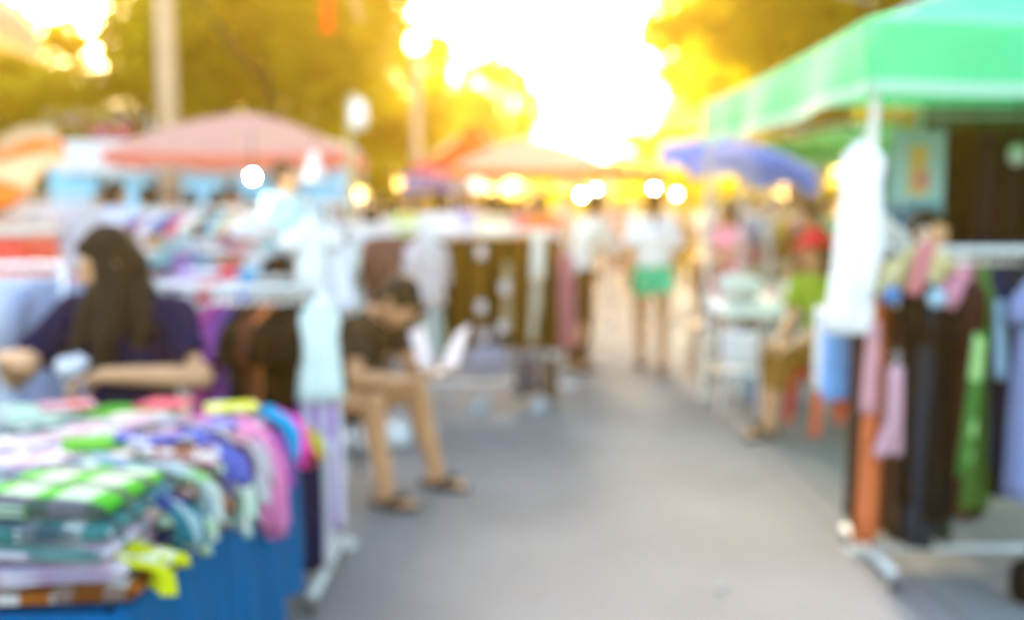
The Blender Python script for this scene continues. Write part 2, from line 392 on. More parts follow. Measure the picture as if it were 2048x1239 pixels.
def g_shoes(J, S, flip=False):
    mb = MB(); an = J['a'+S]; gz = an.z - .085; fd = V(J['f'+S]).normalized(); side = fd.cross(V((0,0,1))).normalized()
    base = V((an.x, an.y, gz))
    n = 24; out = []
    for i in range(n):
        a = 2*PI*i/n; u = math.cos(a); w = math.sin(a)
        wd = .062 if u > 0 else .050
        out.append(base + fd * (.045 + u * .145) + side * w * wd)
    hgt = .032
    mb.add([p for p in out] + [p + V((0,0,hgt)) for p in out], [tuple(range(n))[::-1], tuple(n+i for i in range(n))] + [(i, (i+1)%n, n+(i+1)%n, n+i) for i in range(n)])
    if flip:
        t = base + fd * .135 + V((0,0,.02))
        for s in (1, -1): mb.tube([t, base + fd*.09 + side*s*.025 + V((0,0,.072)), base + fd*.03 + side*s*.044 + V((0,0,.030))], .013, 8)
    else:
        mb.ell(base + fd*.11 + V((0,0,.032)), (.048, .036, .075), basis(fd, side)); mb.ell(base - fd*.01 + V((0,0,.045)), (.042, .046, .062), basis(fd, side))
    return mb
_P = {}
def person(key, J, loc, rz, label, top, bottom, scale=1.0, topk=.55, botk='pants', hair='short', hairm=None, voxel=.012, fem=False, group=None,
           tone=0, shoe='flip', shoem=None, loose=.016, hem=.30):
    k = (key, topk, botk, hair, fem, shoe)
    if k not in _P:
        body, H = figure_body(J, voxel, voxel < .008, fem)
        _P[k] = dict(body=body, top=g_top(J, voxel, topk, loose, hem, fem), bot=g_bottom(J, voxel, botk), hair=g_hair(J, H, voxel, hair) if hair else None,
                     sh=[g_shoes(J, S, shoe == 'flip').mesh('sandal' if shoe == 'flip' else 'shoe', [RUBBER]) for S in 'LR'])
    d = _P[k]
    def put(name, me, mat, parent=None):
        o = link(name, me, parent)
        if mat: o.material_slots[0].link = 'OBJECT'; o.material_slots[0].material = mat
        return o
    b = put('person', d['body'], skin(tone)); b.location = loc; b.rotation_euler = (0, 0, rz); b.scale = (scale,)*3
    tag(b, label, 'person', group)
    put('top', d['top'], top, b); put('trousers' if botk in ('pants','capri') else botk.replace('longskirt', 'skirt'), d['bot'], bottom, b)
    if d['hair']: put('hair', d['hair'], hairm or HAIRBLACK, b)
    for s in d['sh']: put('sandal' if shoe == 'flip' else 'shoe', s, shoem or RUBBER, b)
    return b

# ------------------------------------------------------------------ clothes on hangers
def hanger(parent, w, mat=WHITEPL):
    mb = MB(); hk = [(0, .012*0, -.045)] + [(0.018*math.sin(a), 0, -.012 + .018*math.cos(a)) for a in [PI*.9, PI*.6, PI*.3, 0, -PI*.3, -PI*.6]]
    mb.tube(hk, .0025, 6); a = (0, 0, -.045); l = (-w/2, 0, -.115); r = (w/2, 0, -.115)
    mb.tube([a, l, r, a], .0065, 8); return mb.build('hanger', mat, parent)
def garment(name, label, cat, loc, rz, L, w0, w1, t0, t1, mat, seed=0, kind='dress', group=None, hang=True, sl=.2, hangm=None, amp=.22, nf=None):
    """hanging from a rail; the origin is the point on the rail"""
    R = random.Random(seed); n = 40; mb = MB()
    nf = nf or R.choice([5, 6, 7]); ph = R.uniform(0, 6); drift = R.uniform(-.03, .03)
    def ring(z, w, t, fa, cx=0.0, cy=0.0):
        o = []
        for q in range(n):
            a = 2*PI*q/n; x = math.copysign(abs(math.cos(a)) ** .75, math.cos(a)); y = math.copysign(abs(math.sin(a)) ** .75, math.sin(a))
            f = math.sin(nf*a*.5*2 + ph + z*2.0); g = noise.noise(V((x*1.7 + seed, y*1.7, z*3.2)))
            o.append(V((cx + x*w/2*(1 + fa*.25*g), cy + y*t/2*(1 + fa*f*.55) + fa*t*.9*math.sin(x*nf*1.4 + ph)*(.6 + .4*g), z + (0 if z > -.16 else fa*.02*math.sin(3*a + ph)))))
        return o
    def loft(rs):
        vs = [p for r in rs for p in r]; m = len(rs)
        mb.add(vs, [(i*n+q, (i+1)*n+q, (i+1)*n+(q+1)%n, i*n+(q+1)%n) for i in range(m-1) for q in range(n)] + [tuple(range(n)), tuple((m-1)*n+q for q in range(n))[::-1]])
    if kind in ('dress', 'top', 'coat'):
        rs = [ring(-.06, .13, .035, 0), ring(-.075, w0*.5, .05, 0), ring(-.105, w0*.93, t0*.8, .05), ring(-.14, w0, t0, .1)]
        m = 9 if L > .6 else 6
        wa = w0 * .84
        for i in range(1, m + 1):
            t = i / m; w = (wa + (w1 - wa) * t) if i else w0
            rs.append(ring(-.14 - (L - .14) * t, w, t0 + (t1 - t0)*t, amp * (.25 + t), drift*t))
        loft(rs)
        if sl:
            for s in (1, -1):
                e = V((s*(w0/2 + .05), R.uniform(-.01,.01), -.14 - sl)); mb.tube([(s*w0*.42, 0, -.13), (s*(w0/2 + .01), 0, -.16), tuple(e)], [.045, .062, .055], 12, flat=.6)
    elif kind == 'skirt':
        rs = [ring(-.05, w0, t0, 0), ring(-.09, w0, t0, .05)]
        for i in range(1, 9):
            t = i/8; rs.append(ring(-.09 - (L-.09)*t, w0 + (w1-w0)*t**.7, t0 + (t1-t0)*t, amp*(.3+t), drift*t))
        loft(rs)
    elif kind == 'trousers':
        loft([ring(-.05, w0, t0, 0), ring(-.12, w0*1.05, t0*1.1, .05), ring(-.28, w0*1.1, t0*1.15, .1), ring(-.33, w0*1.05, t0, .1)])
        for s in (1, -1):
            rs = [ring(-.27, w0*.55, t0, .05, s*w0*.27)]
            for i in range(1, 7):
                t = i/6; rs.append(ring(-.27 - (L-.27)*t, w0*.55 + (w1-w0*.55)*t, t0 + (t1-t0)*t, amp*.6, s*w0*.27 + s*.02*t + drift*t))
            loft(rs)
    elif kind == 'scarf':
        rs = []
        for i in range(9):
            t = i/8; rs.append(ring(0.012 - L*t if i else .012, w0 + (w1-w0)*t, t0 + (t1-t0)*t, amp*(.2+t), drift*t*2))
        loft(rs); hang = False
    o = mb.build(name, mat, None); o.location = loc; o.rotation_euler = (0, 0, rz); tag(o, label, cat, group)
    if hang: hanger(o, min(w0*.9, .40) if kind not in ('skirt', 'trousers') else w0*.9, hangm or WHITEPL)
    return o
def rack(loc, rz, L, h, label, base=.5, low=.12, r=.016, mat=None, group=None, mid=None):
    mat = mat or STEEL; o = root('clothes_rack', loc, rz, label, 'clothes rack', group)
    MB().tube([(0,0,h), (L,0,h)], r, 12).build('rail', mat, o)
    for x in (0.0, L):
        MB().tube([(x,0,.07), (x,0,h+.02)], r*1.1, 12).build('post', mat, o)
        MB().tube([(x,-base/2,.075), (x,base/2,.075)], r*1.25, 12).build('foot', mat, o)
        for y in (-base/2, base/2):
            c = MB(); c.tube([(x,y,.07), (x,y,.04)], .012, 8); c.box((x-.014,y,.04), (.004,.03,.045)); c.box((x+.014,y,.04), (.004,.03,.045)); w = c.build('caster', CHROME, o, False)
            MB().tube([(x-.010,y,.027), (x+.010,y,.027)], .027, 16).build('wheel', BLACKPL, w)
    MB().tube([(0,0,low), (L,0,low)], r*.9, 12).build('lower_rail', mat, o)
    if mid: MB().tube([(0,0,mid), (L,0,mid)], r*.8, 12).build('middle_rail', mat, o)
    return o
def folded(name, label, cat, loc, rz, w, d, h, mat, seed=0, group=None, tilt=0.0):
    R = random.Random(seed); mb = MB(); n = 16; m = 10
    vs = []
    for j in range(m + 1):
        u = -1 + 2*j/m; e = (1 - abs(u)**6) ** .5 if abs(u) < 1 else 0.0
        for i in range(n):
            a = 2*PI*i/n; x = math.copysign(abs(math.cos(a))**.35, math.cos(a)); z = math.copysign(abs(math.sin(a))**.6, math.sin(a))
            g = noise.noise(V((x*2 + seed, u*2, z*2)))*.5
            # the front (x = -y side) is the rounded fold
            vs.append(V((u*w/2*(1+.04*g), x*d/2*(.96 + .04*e) + .01*g, h/2 + z*h/2*(.35 + .65*e) + .008*g + tilt*x*d/2)))
    fs = [(j*n+i, j*n+(i+1)%n, (j+1)*n+(i+1)%n, (j+1)*n+i) for j in range(m) for i in range(n)] + [tuple(range(n))[::-1], tuple(m*n+i for i in range(n))]
    mb.add(vs, fs)
    # the loose layers that show in the fold
    for q in range(2):
        zz = h*(.3 + .3*q); mb.tube([(-w*.47, -d*.49, zz), (-w*.2, -d*.505, zz + .004*R.uniform(-1,1)), (w*.2, -d*.505, zz + .004*R.uniform(-1,1)), (w*.47, -d*.49, zz)], h*.10, 8)
    o = mb.build(name, mat, None); o.location = loc; o.rotation_euler = (0, 0, rz); tag(o, label, cat, group)
    return o

# ================================================================== THE SETTING
def ground():
    m, nt, b = nodes_of('asphalt'); b.inputs['Roughness'].default_value = 0.85
    tc = nt.nodes.new('ShaderNodeTexCoord')
    n1 = nt.nodes.new('ShaderNodeTexNoise'); n1.inputs['Scale'].default_value = 0.9; n1.inputs['Detail'].default_value = 5
    n2 = nt.nodes.new('ShaderNodeTexNoise'); n2.inputs['Scale'].default_value = 90; n2.inputs['Detail'].default_value = 3
    cr = nt.nodes.new('ShaderNodeValToRGB'); cr.color_ramp.elements[0].position = .35; cr.color_ramp.elements[0].color = (.166, .157, .154, 1)
    cr.color_ramp.elements[1].position = .65; cr.color_ramp.elements[1].color = (.220, .212, .208, 1)
    mx = nt.nodes.new('ShaderNodeMix'); mx.data_type = 'RGBA'; mx.blend_type = 'MULTIPLY'; mx.inputs[0].default_value = .5
    c2 = nt.nodes.new('ShaderNodeValToRGB'); c2.color_ramp.elements[0].color = (.6, .6, .6, 1); c2.color_ramp.elements[1].color = (1.25, 1.25, 1.25, 1)
    bp = nt.nodes.new('ShaderNodeBump'); bp.inputs['Strength'].default_value = .5; bp.inputs['Distance'].default_value = .01
    L = nt.links.new
    L(tc.outputs['Object'], n1.inputs['Vector']); L(tc.outputs['Object'], n2.inputs['Vector']); L(n1.outputs['Fac'], cr.inputs[0]); L(n2.outputs['Fac'], c2.inputs[0])
    L(cr.outputs[0], mx.inputs[6]); L(c2.outputs[0], mx.inputs[7]); L(mx.outputs[2], b.inputs['Base Color']); L(n2.outputs['Fac'], bp.inputs['Height']); L(bp.outputs[0], b.inputs['Normal'])
    soil = plain('packed_earth', (.10, .085, .05), .95, 0, .35, 1.2)
    tag(MB().box((0, 150, -.06), (700, 500, .1)).build('ground', soil, smooth=False), kind='structure')
    tag(MB().box((-3.0, 35, -.03), (9.0, 90, .06)).build('road', m, smooth=False), kind='structure')
    pav = plain('concrete_paving', (.168, .172, .162), .85, 0, .18, 2.0)
    k = plain('kerb_stone', (.175, .165, .165), .8, 0, .15, 6.0)
    tag(MB().box((5.30, 35, -.022), (7.34, 90, .06)).build('pavement', pav, smooth=False), kind='structure')
    tag(MB().rbox((1.565, 35, -.025), (.12, 90, .065), .012).build('kerb', k, smooth=False), kind='structure')
    tag(MB().box((-10.2, 35, -.022), (5.38, 90, .06)).build('verge_path', pav, smooth=False), kind='structure')
ground()
for (x, y, a, b_, s) in [(-.05, 3.55, .20, .05, 1), (1.0, 3.3, .05, .04, 2)]:
    mb = MB(); n = 14; mb.add([(a*math.cos(2*PI*i/n)*(1+.3*noise.noise(V((i, s, 0)))), b_*math.sin(2*PI*i/n), 0) for i in range(n)], [tuple(range(n))])
# a dropped scrap of paper on the road
sp_ = G(1440, 1176, 0.0)
tag(MB().sheet(lambda u, v: (.035*(u-.5), .03*(v-.5), .006*math.sin(5*u)*math.cos(4*v) + .008), 6, 6, .0006).build('paper_scrap', plain('paper', (.36, .37, .37), .8), loc=(sp_.x, sp_.y, .0)),
    'small pale scrap of paper lying alone on the open road', 'scrap')

# ================================================================== TREES
LEAF = []
def leafmat(name, c, t, tf=.55):
    m, nt, b = nodes_of(name); b.inputs['Roughness'].default_value = .6; b.inputs['Specular IOR Level'].default_value = .1
    tc, mx = vary(nt, b, c, 1.3, .5)
    tr = nt.nodes.new('ShaderNodeBsdfTranslucent'); mx2 = nt.nodes.new('ShaderNodeMix'); mx2.data_type = 'RGBA'
    no = nt.nodes.new('ShaderNodeTexNoise'); no.inputs['Scale'].default_value = 1.7; nt.links.new(tc.outputs['Object'], no.inputs['Vector']); nt.links.new(no.outputs['Fac'], mx2.inputs[0])
    mx2.inputs[6].default_value = tuple(k*.6 for k in t) + (1,); mx2.inputs[7].default_value = tuple(min(1, k*1.4) for k in t) + (1,)
    nt.links.new(mx2.outputs[2], tr.inputs[0])
    ms = nt.nodes.new('ShaderNodeMixShader'); ms.inputs[0].default_value = tf
    nt.links.new(b.outputs[0], ms.inputs[1]); nt.links.new(tr.outputs[0], ms.inputs[2]); nt.links.new(ms.outputs[0], nt.nodes['Material Output'].inputs[0])
    return m
LM = [leafmat('leaf_deep', (.19, .16, .004), (.80, .64, .010)), leafmat('leaf_yellow', (.22, .16, .004), (.78, .58, .010))]
BARK = plain('bark', (.12, .08, .05), .9, 0, .35, 9.0)
def crown_mesh(seed, nclump, per, leaf, spread=1.0):
    """unit-radius crown: clumps of leaf-sized faces spread unevenly through the volume"""
    R = random.Random(seed); mb = MB(); cl = []
    for i in range(nclump):
        while True:
            p = V((R.uniform(-1, 1), R.uniform(-1, 1), R.uniform(-1, 1)))
            if .25 < p.length < 1: break
        cl.append((p * .88, R.uniform(.16, .34)))
    for c, r in cl:
        for k in range(per):
            d = V((R.gauss(0, 1), R.gauss(0, 1), R.gauss(0, .75))).normalized() * r * R.random() ** .4
            p = c + d; a = V((R.uniform(-1, 1), R.uniform(-1, 1), R.uniform(-.6, .6))).normalized()
            b = a.cross(V((R.uniform(-1, 1), R.uniform(-1, 1), R.uniform(-1, 1)))).normalized(); s = leaf * R.uniform(.6, 1.4)
            mb.add([p - a*s, p - b*s*.45, p + a*s, p + b*s*.45], [(0, 1, 2, 3)])
    return mb, cl
_CR = [crown_mesh(11, 60, 190, .050), crown_mesh(12, 42, 190, .055), crown_mesh(13, 26, 210, .06)]
_CRM = {}
def tree(loc, rx, rz_, zc, label, kind=0, mat=0, rot=0.0, group='trees lining the market street', tr=.16):
    o = root('leafy_tree', (loc[0], loc[1], 0), 0, label, 'tree', group)
    if (kind, mat) not in _CRM: _CRM[(kind, mat)] = _CR[kind][0].mesh('crown', [LM[mat]], False)
    c = link('crown', _CRM[(kind, mat)], o, (0, 0, zc)); c.rotation_euler = (0, 0, rot); c.scale = (rx, rx, rz_)
    R = random.Random(int(loc[1]*10) + kind); mb = MB(); base = max(.8, zc - rz_*.55)
    mb.tube([(0,0,-.05), (.03,.02,base*.5), (-.03,.03,base), (.05,0,zc)], [tr*1.35, tr, tr*.85, tr*.4], 12)
    M = Matrix.Rotation(rot, 3, 'Z')
    for q in range(9):
        p = M @ _CR[kind][1][q*2][0]; e = V((p.x*rx*.85, p.y*rx*.85, zc + p.z*rz_*.85)); s0 = V((0, 0, base + (zc - base)*R.uniform(0, .8)))
        mb.tube([s0, s0.lerp(e, .5) + V((0, 0, .1)), e], [tr*.42, tr*.25, tr*.08], 7)
    mb.build('trunk', BARK, o)
    return o
tree((-8.2, 17.2), 2.8, 1.8, 2.5, 'low golden leafy tree at the far left behind the orange parasol', 0, 1, .3)
tree((-4.6, 19.5), 3.8, 4.0, 5.6, 'big dark olive tree behind the wide pink canopy and the utility pole', 0, 0, 1.1, tr=.2)
tree((-13.6, 24), 3.4, 3.8, 6.0, 'tall yellow tree rising behind the broad left tree', 2, 1, 2.1)
tree((-7.2, 26), 3.9, 3.4, 6.6, 'tall dense yellow-green tree filling in behind the utility pole', 0, 1, .8)
tree((-3.3, 27), 2.3, 2.9, 4.1, 'rounded golden tree behind the tall street lamp', 0, 1, .9)
tree((-.45, 30), 1.5, 1.85, 4.15, 'small bright yellow tree at the left edge of the white sky gap', 0, 1, 2.0)
tree((-2.7, 38), 1.9, 2.2, 3.5, 'low golden tree above the red peaked canopy', 1, 1, 2.9)
tree((-6.5, 33), 3.4, 3.2, 4.3, 'shaded mid-distance tree between the utility pole and the street lamp', 1, 0, .2)
tree((4.1, 14.5), 2.45, 3.0, 5.3, 'golden leafy tree over the blue parasol on the right', 0, 0, 1.7)
tree((6.9, 14.0), 3.2, 3.3, 4.7, 'dark olive tree behind the green canopy', 1, 0, .5, tr=.2)
tree((6.9, 23), 3.6, 3.9, 5.2, 'tall yellow-green tree standing behind the nearer right-hand trees', 0, 0, 2.5)
tree((7.6, 36), 3.2, 3.0, 4.2, 'distant pale golden tree sloping down to the white sky gap', 1, 1, .1)
tree((8.6, 52), 3.6, 2.8, 3.7, 'farthest low yellow tree at the right end of the street', 2, 1, 1.2)
for i, (x, y, r, h, lb) in enumerate([(6.3, 24, 2.3, 1.6, 'dark bush beyond the blue parasol'), (2.2, 36, 2.6, 1.35, 'low hedge-like bush behind the distant orange canopy'), (-1.6, 33, 2.4, 1.3, 'low bush behind the peach canopy'), (5.2, 33, 2.0, 1.5, 'low bush right of the sunlit gap'),
        (-3.6, 60, 3.6, 1.75, 'distant low bush closing the left end of the street'), (2.0, 62, 3.6, 1.7, 'distant low bush closing the middle of the street'), (7.6, 60, 3.6, 1.9, 'distant low bush closing the right end of the street'),
        (-7.4, 19, 2.8, 1.9, 'dense dark bush behind the light blue stall'), (-3.2, 21.5, 2.2, 1.3, 'dark green bush under the trees left of the street lamp'),
        (6.2, 12.5, 2.0, 1.5, 'dark bush behind the green canopy on the right'), (9.5, 17.5, 2.8, 1.8, 'broad dark bush beyond the right pavement'), (3.9, 17.5, 1.5, 1.0, 'small bush behind the blue parasol')]):
    o = root('bush', (x, y, 0), 0, lb, 'bush', 'bushes under the street trees')
    if ('b', 0) not in _CRM: _CRM[('b', 0)] = _CR[1][0].mesh('foliage', [LM[0]], False)
    c = link('foliage', _CRM[('b', 0)], o, (0, 0, h*.95)); c.scale = (r, r*.7, h); c.rotation_euler = (0, 0, i)
    MB().tube([(0,0,-.05), (0,0,h)], [.07, .03], 8).build('stem', BARK, o)

# ================================================================== POLES AND LAMPS
p = W(343, 405, 12.9)
o = root('utility_pole', (p.x, 12.9, 0), 0, 'thick pale concrete utility pole rising behind the wide pink canopy', 'pole')
MB().tube([(0,0,-.05), (0,0,3), (-.02,0,7.5)], [.135, .125, .10], 16).build('shaft', CONCRETE, o); MB().tube([(-.8,0,7.1), (.8,0,7.1)], .05, 8).build('crossarm', CONCRETE, o)
p = W(835, 405, 17)
o = root('street_lamp', (p.x, 17, 0), 0, 'tall slender street lamp with a glowing white globe in front of the golden trees', 'street lamp')
MB().tube([(0,0,-.05), (0,0,3.95)], [.11, .075], 14).build('post', CONCRETE, o); MB().lathe([(.17,0), (.17,.12), (.12,.2), (.12,.3)], 16).build('base', CONCRETE, o)
MB().ell((0,0,4.15), (.15,.15,.16)).build('globe', glow('lamp_globe', (1,.93,.78), 1.2), o); MB().lathe([(.06,3.88), (.12,3.93), (.12,3.98), (.05,4.0)], 16).build('collar', CONCRETE, o)
p = W(702, 405, 9.2)
o = root('lamp_post', (p.x, 9.2, 0), 0, 'thin pale lamp post at the right corner of the pink canopy, white lamp hanging', 'street lamp')
MB().tube([(0,0,-.03), (0,0,2.43)], .028, 12).build('post', plain('bamboo', (.42,.36,.16), .6), o)
MB().tube([(0,0,2.40), (.03,0,2.47), (.09,-.02,2.44)], .014, 8).build('bracket', STEEL, o)
MB().lathe([(.012,.13), (.05,.125), (.075,.05), (.085,-.03), (.07,-.1), (.03,-.135), (0,-.14)], 16, c=(.085,-.02,2.29)).build('lamp_shade', plain('milk_glass', (.86,.88,.86), .3), o)
p = W(628, 330, 8.6)
o = root('pendant_lamp', (p.x, 8.6, p.z - .14), 0, 'white cone lampshade hanging beneath the right half of the pink canopy', 'lamp')
MB().lathe([(.02,.26), (.035,.22), (.06,.12), (.125,.0), (.12,.0), (.05,.12)], 20).build('lamp_shade', WHITEPL, o); MB().tube([(0,0,.24), (0,0,.62)], .006, 6).build('cord', BLACKPL, o); MB().ell((0,0,.02), (.035,.035,.045)).build('bulb', WHITEPL, o)
BULBS = [(505, 353, 8.2, .026, (1,1,.98), 60, 'brightest white bulb, under the pink canopy left of the man in light blue'),
    (1163, 390, 13.0, .028, (1,.97,.9), 26, 'bright bulb over the crowd, left of the pair in mid-street'), (1192, 380, 14.5, .028, (1,.97,.9), 22, 'bright bulb over the crowd, right of the pair in mid-street'),
    (1308, 378, 13.5, .026, (1,.97,.88), 24, 'white bulb above the head of the walker in green shorts'), (1353, 388, 12.5, .030, (1,.66,.18), 24, 'yellow bulb just right of the walker in green shorts'),
    (955, 364, 15.0, .13, (1,.95,.78), .6, 'large soft globe lamp under the peach canopy'), (410, 513, 7.4, .018, (1,.80,.5), 14, 'warm small bulb low among the goods behind the long-haired woman')]
for px, py, y, r, c, st, lb in BULBS:
    p = W(px, py, y); o = root('light_bulb', p, 0, lb, 'light bulb', 'bare bulbs lit over the stalls')
    MB().ell((0,0,0), (r, r, r*1.1)).build('bulb', glow('bulb_%d_%d' % (px, py), c, st), o); MB().tube([(0,0,r*.9), (0,0,r*.9+.06)], .018, 10).build('socket', BLACKPL, o)
    MB().tube([(0,0,r*.9+.05), (0,0,r*.9+.35)], .005, 6).build('cord', BLACKPL, o)

# ================================================================== CANOPIES
def canopy(name, loc, rz, w, d, eave, apex, val, mat, label, vmat=None, sag=.10, group='market canopies', legm=None, hem=None, cat='canopy', legs=True, valw=.012, truss=True, back=True):
    o = root(name, loc, rz, label, cat, group); vmat = vmat or mat
    def edge(a):  # perimeter point for a in 0..4, centre of the tent at (w/2, d/2)
        k = int(a) % 4; t = a - int(a); c = [(0,0), (w,0), (w,d), (0,d)]; p, q = c[k], c[(k+1) % 4]
        return p[0] + (q[0]-p[0])*t, p[1] + (q[1]-p[1])*t, t
    n = 64; mb = MB(); rows = []
    for i in range(9):
        u = i/8; row = []
        for k in range(n):
            x, y, t = edge(4*k/n); bow = math.sin(PI*t)
            z = eave + (apex - eave) * u - sag * math.sin(PI*u) * (1 - .0*bow) - (1-u)*.03*bow - sag*.6*bow*u*(1-u)*2
            z += .012 * noise.noise(V((x*2.5, y*2.5, u*3)))
            row.append((x + (w/2 - x)*u, y + (d/2 - y)*u, z))
        rows.append(row)
    vs = [p for r in rows for p in r]; mb.add(vs, [(i*n+k, i*n+(k+1)%n, (i+1)*n+(k+1)%n, (i+1)*n+k) for i in range(8) for k in range(n)])
    mb.build('roof', mat, o)
    vm = MB(); nn = 160; vr = []
    for i in range(5):
        u = i/4; row = []
        for k in range(nn):
            x, y, t = edge(4*k/nn); cx, cy = x - w/2, y - d/2; L = math.hypot(cx, cy); f = 1 + (.01 + valw*u*math.sin(t*26 + 2*math.sin(5*t))) / L * 2
            row.append((w/2 + cx*f, d/2 + cy*f, eave - .03*math.sin(PI*t) - val*u + .002))
        vr.append(row)
    vm.add([p for r in vr for p in r], [(i*nn+k, i*nn+(k+1)%nn, (i+1)*nn+(k+1)%nn, (i+1)*nn+k) for i in range(4) for k in range(nn) if back or not nn//2 <= k < nn*3//4])
    vm.build('valance', vmat, o)
    if hem:
        h = MB(); hr = [[(p[0] + (p[0]-w/2)*.004, p[1] + (p[1]-d/2)*.004, p[2] - z) for p in vr[4]] for z in (-.025, .03)]
        h.add([p for r in hr for p in r], [(k, (k+1)%nn, nn+(k+1)%nn, nn+k) for k in range(nn) if back or not nn//2 <= k < nn*3//4]); h.build('hem', hem, o)
    legm = legm or STEEL
    if legs:
        for x, y in ((.03,.03), (w-.03,.03), (w-.03,d-.03), (.03,d-.03)):
            MB().box((x,y,(eave-.02)*.30), (.035,.035,(eave-.02)*.6)).box((x,y,(eave-.02)*.79), (.026,.026,(eave-.02)*.42)).box((x,y,.012), (.09,.09,.02)).box((x,y,(eave)*.6), (.055,.055,.06)).build('leg', legm, o, False)
    if truss:
        t = MB()
        for (a, b) in (((.03,.03),(w-.03,.03)), ((w-.03,.03),(w-.03,d-.03)), ((w-.03,d-.03),(.03,d-.03)), ((.03,d-.03),(.03,.03))):
            m = ((a[0]+b[0])/2, (a[1]+b[1])/2)
            for p, q in ((a, m), (m, b)):
                t.tube([(p[0],p[1],eave-.06), (q[0],q[1],eave-.28)], .010, 6); t.tube([(p[0],p[1],eave-.28), (q[0],q[1],eave-.06)], .010, 6)
        for c in ((.03,.03), (w-.03,.03), (w-.03,d-.03), (.03,d-.03)): t.tube([(c[0],c[1],eave-.02), (w/2,d/2,apex-.10)], .012, 6)
        t.build('truss', legm, o)
    return o
GREEN = canvas('#50e8a0', '#60f0a0', .18); GREENV = canvas('#66f2ac', '#88ffc0', .45); HEMW = canvas('#c4f2dc', '#a8ecc8', .4)
gx = X(1742, 4.12, 2.0)
GT = canopy('market_canopy', (gx, 4.12, 0), 0, 3.4, 3.5, 2.24, 3.15, .27, GREEN, 'large bright green pop-up canopy over the clothes stall at the right', GREENV, .10, hem=HEMW, back=False)
MB().sheet(lambda u, v: (1.62 + 1.75*u, 3.44 + .02*math.sin(u*40), 2.2*v + .02), 40, 6, .002).build('wall_or_shade_sheet', cloth('#0c5a38'), GT)  # dark green sheet added to darken the inside of the canopy
PINK = canvas('#ffc4b4', '#ffa08c', .5); PINKV = canvas('#ff8c78', '#ff9080', .45)
canopy('market_canopy', (X(205, 10.4, 2), 10.4, 0), math.radians(2), 2.50, 1.9, 2.03, 2.50, .12, PINK, 'wide pale pink canopy with a coral edge at the left', PINKV, -.07)
ORG = canvas('#ec4018', '#ff3810', .3); ORGV = canvas('#f04a80', '#ff4a80', .5)
canopy('market_canopy', (X(825, 14.5, 2), 14.5, 0), math.radians(4), 1.75, 1.6, 2.04, 2.72, .09, ORG, 'red-orange canopy with a sharp peak and pink edge', ORGV, .13)
PEACH = canvas('#ffdcc4', '#ffbc9c', .55); PEACHV = canvas('#f07030', '#ff6820', .4)
canopy('market_canopy', (X(900, 12.4, 2), 12.4, 0), math.radians(-2), 2.02, 1.6, 1.93, 2.33, .11, PEACH, 'broad peach canopy at the centre with an orange edge', PEACHV, -.06)
canopy('market_canopy', (X(1130, 16.5, 2), 16.5, 0), 0, 1.62, 1.6, 2.06, 2.24, .17, canvas('#f06838', '#ff5828', .4), 'distant low orange canopy right of the peach one', None, .03)
canopy('market_canopy', (X(805, 16.2, 2), 16.4, 0), 0, 1.05, 1.6, 1.96, 2.06, .28, canvas('#6c78f0', '#7880ff', .3), 'small violet-blue canopy below the red-orange peak', None, .03)
canopy('market_canopy', (X(1545, 8.6, 2), 8.7, 0), math.radians(3), 2.6, 2.0, 2.03, 2.30, .14, canvas('#3c9c44', '#50b048', .25), 'smaller grass green canopy seen under the large green one', None, .04)

def parasol(loc, r, h, tiltx, tilty, mats, label, drop=.35, val=.12):
    o = root('parasol', loc, 0, label, 'parasol', 'parasols over the stalls')
    T = Matrix.Rotation(tiltx, 3, 'X') @ Matrix.Rotation(tilty, 3, 'Y')
    n = 8; sub = 8; N = n*sub; mb = MB(); rows = []
    for i in range(9):
        u = i/8; row = []
        for k in range(N):
            a = 2*PI*k/N; q = (k % sub)/sub; s = math.sin(PI*q); rr = r*u*(1 - .07*s)
            row.append(T @ V((rr*math.cos(a), rr*math.sin(a), -drop*(u**1.6) + .05*s*u)) + V((0,0,h)))
        rows.append(row)
    row = [p + V((0, 0, -val*(1 - .3*math.sin(PI*((k % sub)/sub))))) for k, p in enumerate(rows[-1])]; rows.append(row)
    vs = [p for w_ in rows for p in w_]; mi = []
    fs = []
    for i in range(9):
        for k in range(N): fs.append((i*N+k, i*N+(k+1)%N, (i+1)*N+(k+1)%N, (i+1)*N+k)); mi.append((k // sub) % len(mats))
    mb.add(vs, fs); mb.m = mi; mb.build('cover', list(mats), o)
    rb = MB()
    for k in range(n):
        a = 2*PI*k/n; pts = [T @ V((r*u*math.cos(a), r*u*math.sin(a), -drop*(u**1.6) - .012)) + V((0,0,h)) for u in (0, .33, .66, 1)]; rb.tube(pts, .007, 6)
    rb.build('ribs', STEEL, o); MB().tube([(0,0,.02), (0,0,h+.05)], .02, 10).build('pole', STEEL, o); MB().lathe([(0,0), (.22,0), (.22,.05), (.05,.08), (.03,.25)], 20).build('base', BLACKPL, o)
    return o
BL = canvas('#5090ff', '#60a0ff', .55); BLP = canvas('#a4b4ff', '#b0c0ff', .5)
parasol((X(1488, 8.4, 2), 8.4, 0), .68, 2.00, .12, .16, (BL, BLP), 'blue parasol tilted to the right above the tables on the right', .17, .17)
parasol((X(-70, 7.2, 2), 7.2, 0), .72, 1.72, 0, -.62, (canvas('#f08a3c', '#ff9040', .5), canvas('#f5dcb8', '#ffe0b0', .5)), 'orange and cream parasol tilted steeply and cut off by the left edge', .12, .12)

parasol((X(-300, 5.6, 2.6), 5.6, 0), 1.06, 3.15, 0, .10, (canvas('#f4d8a8', '#ffd890', .5), canvas('#f2cf9c', '#ffc880', .5)), 'beige parasol whose edge pokes in at the top left corner', .62, .10)
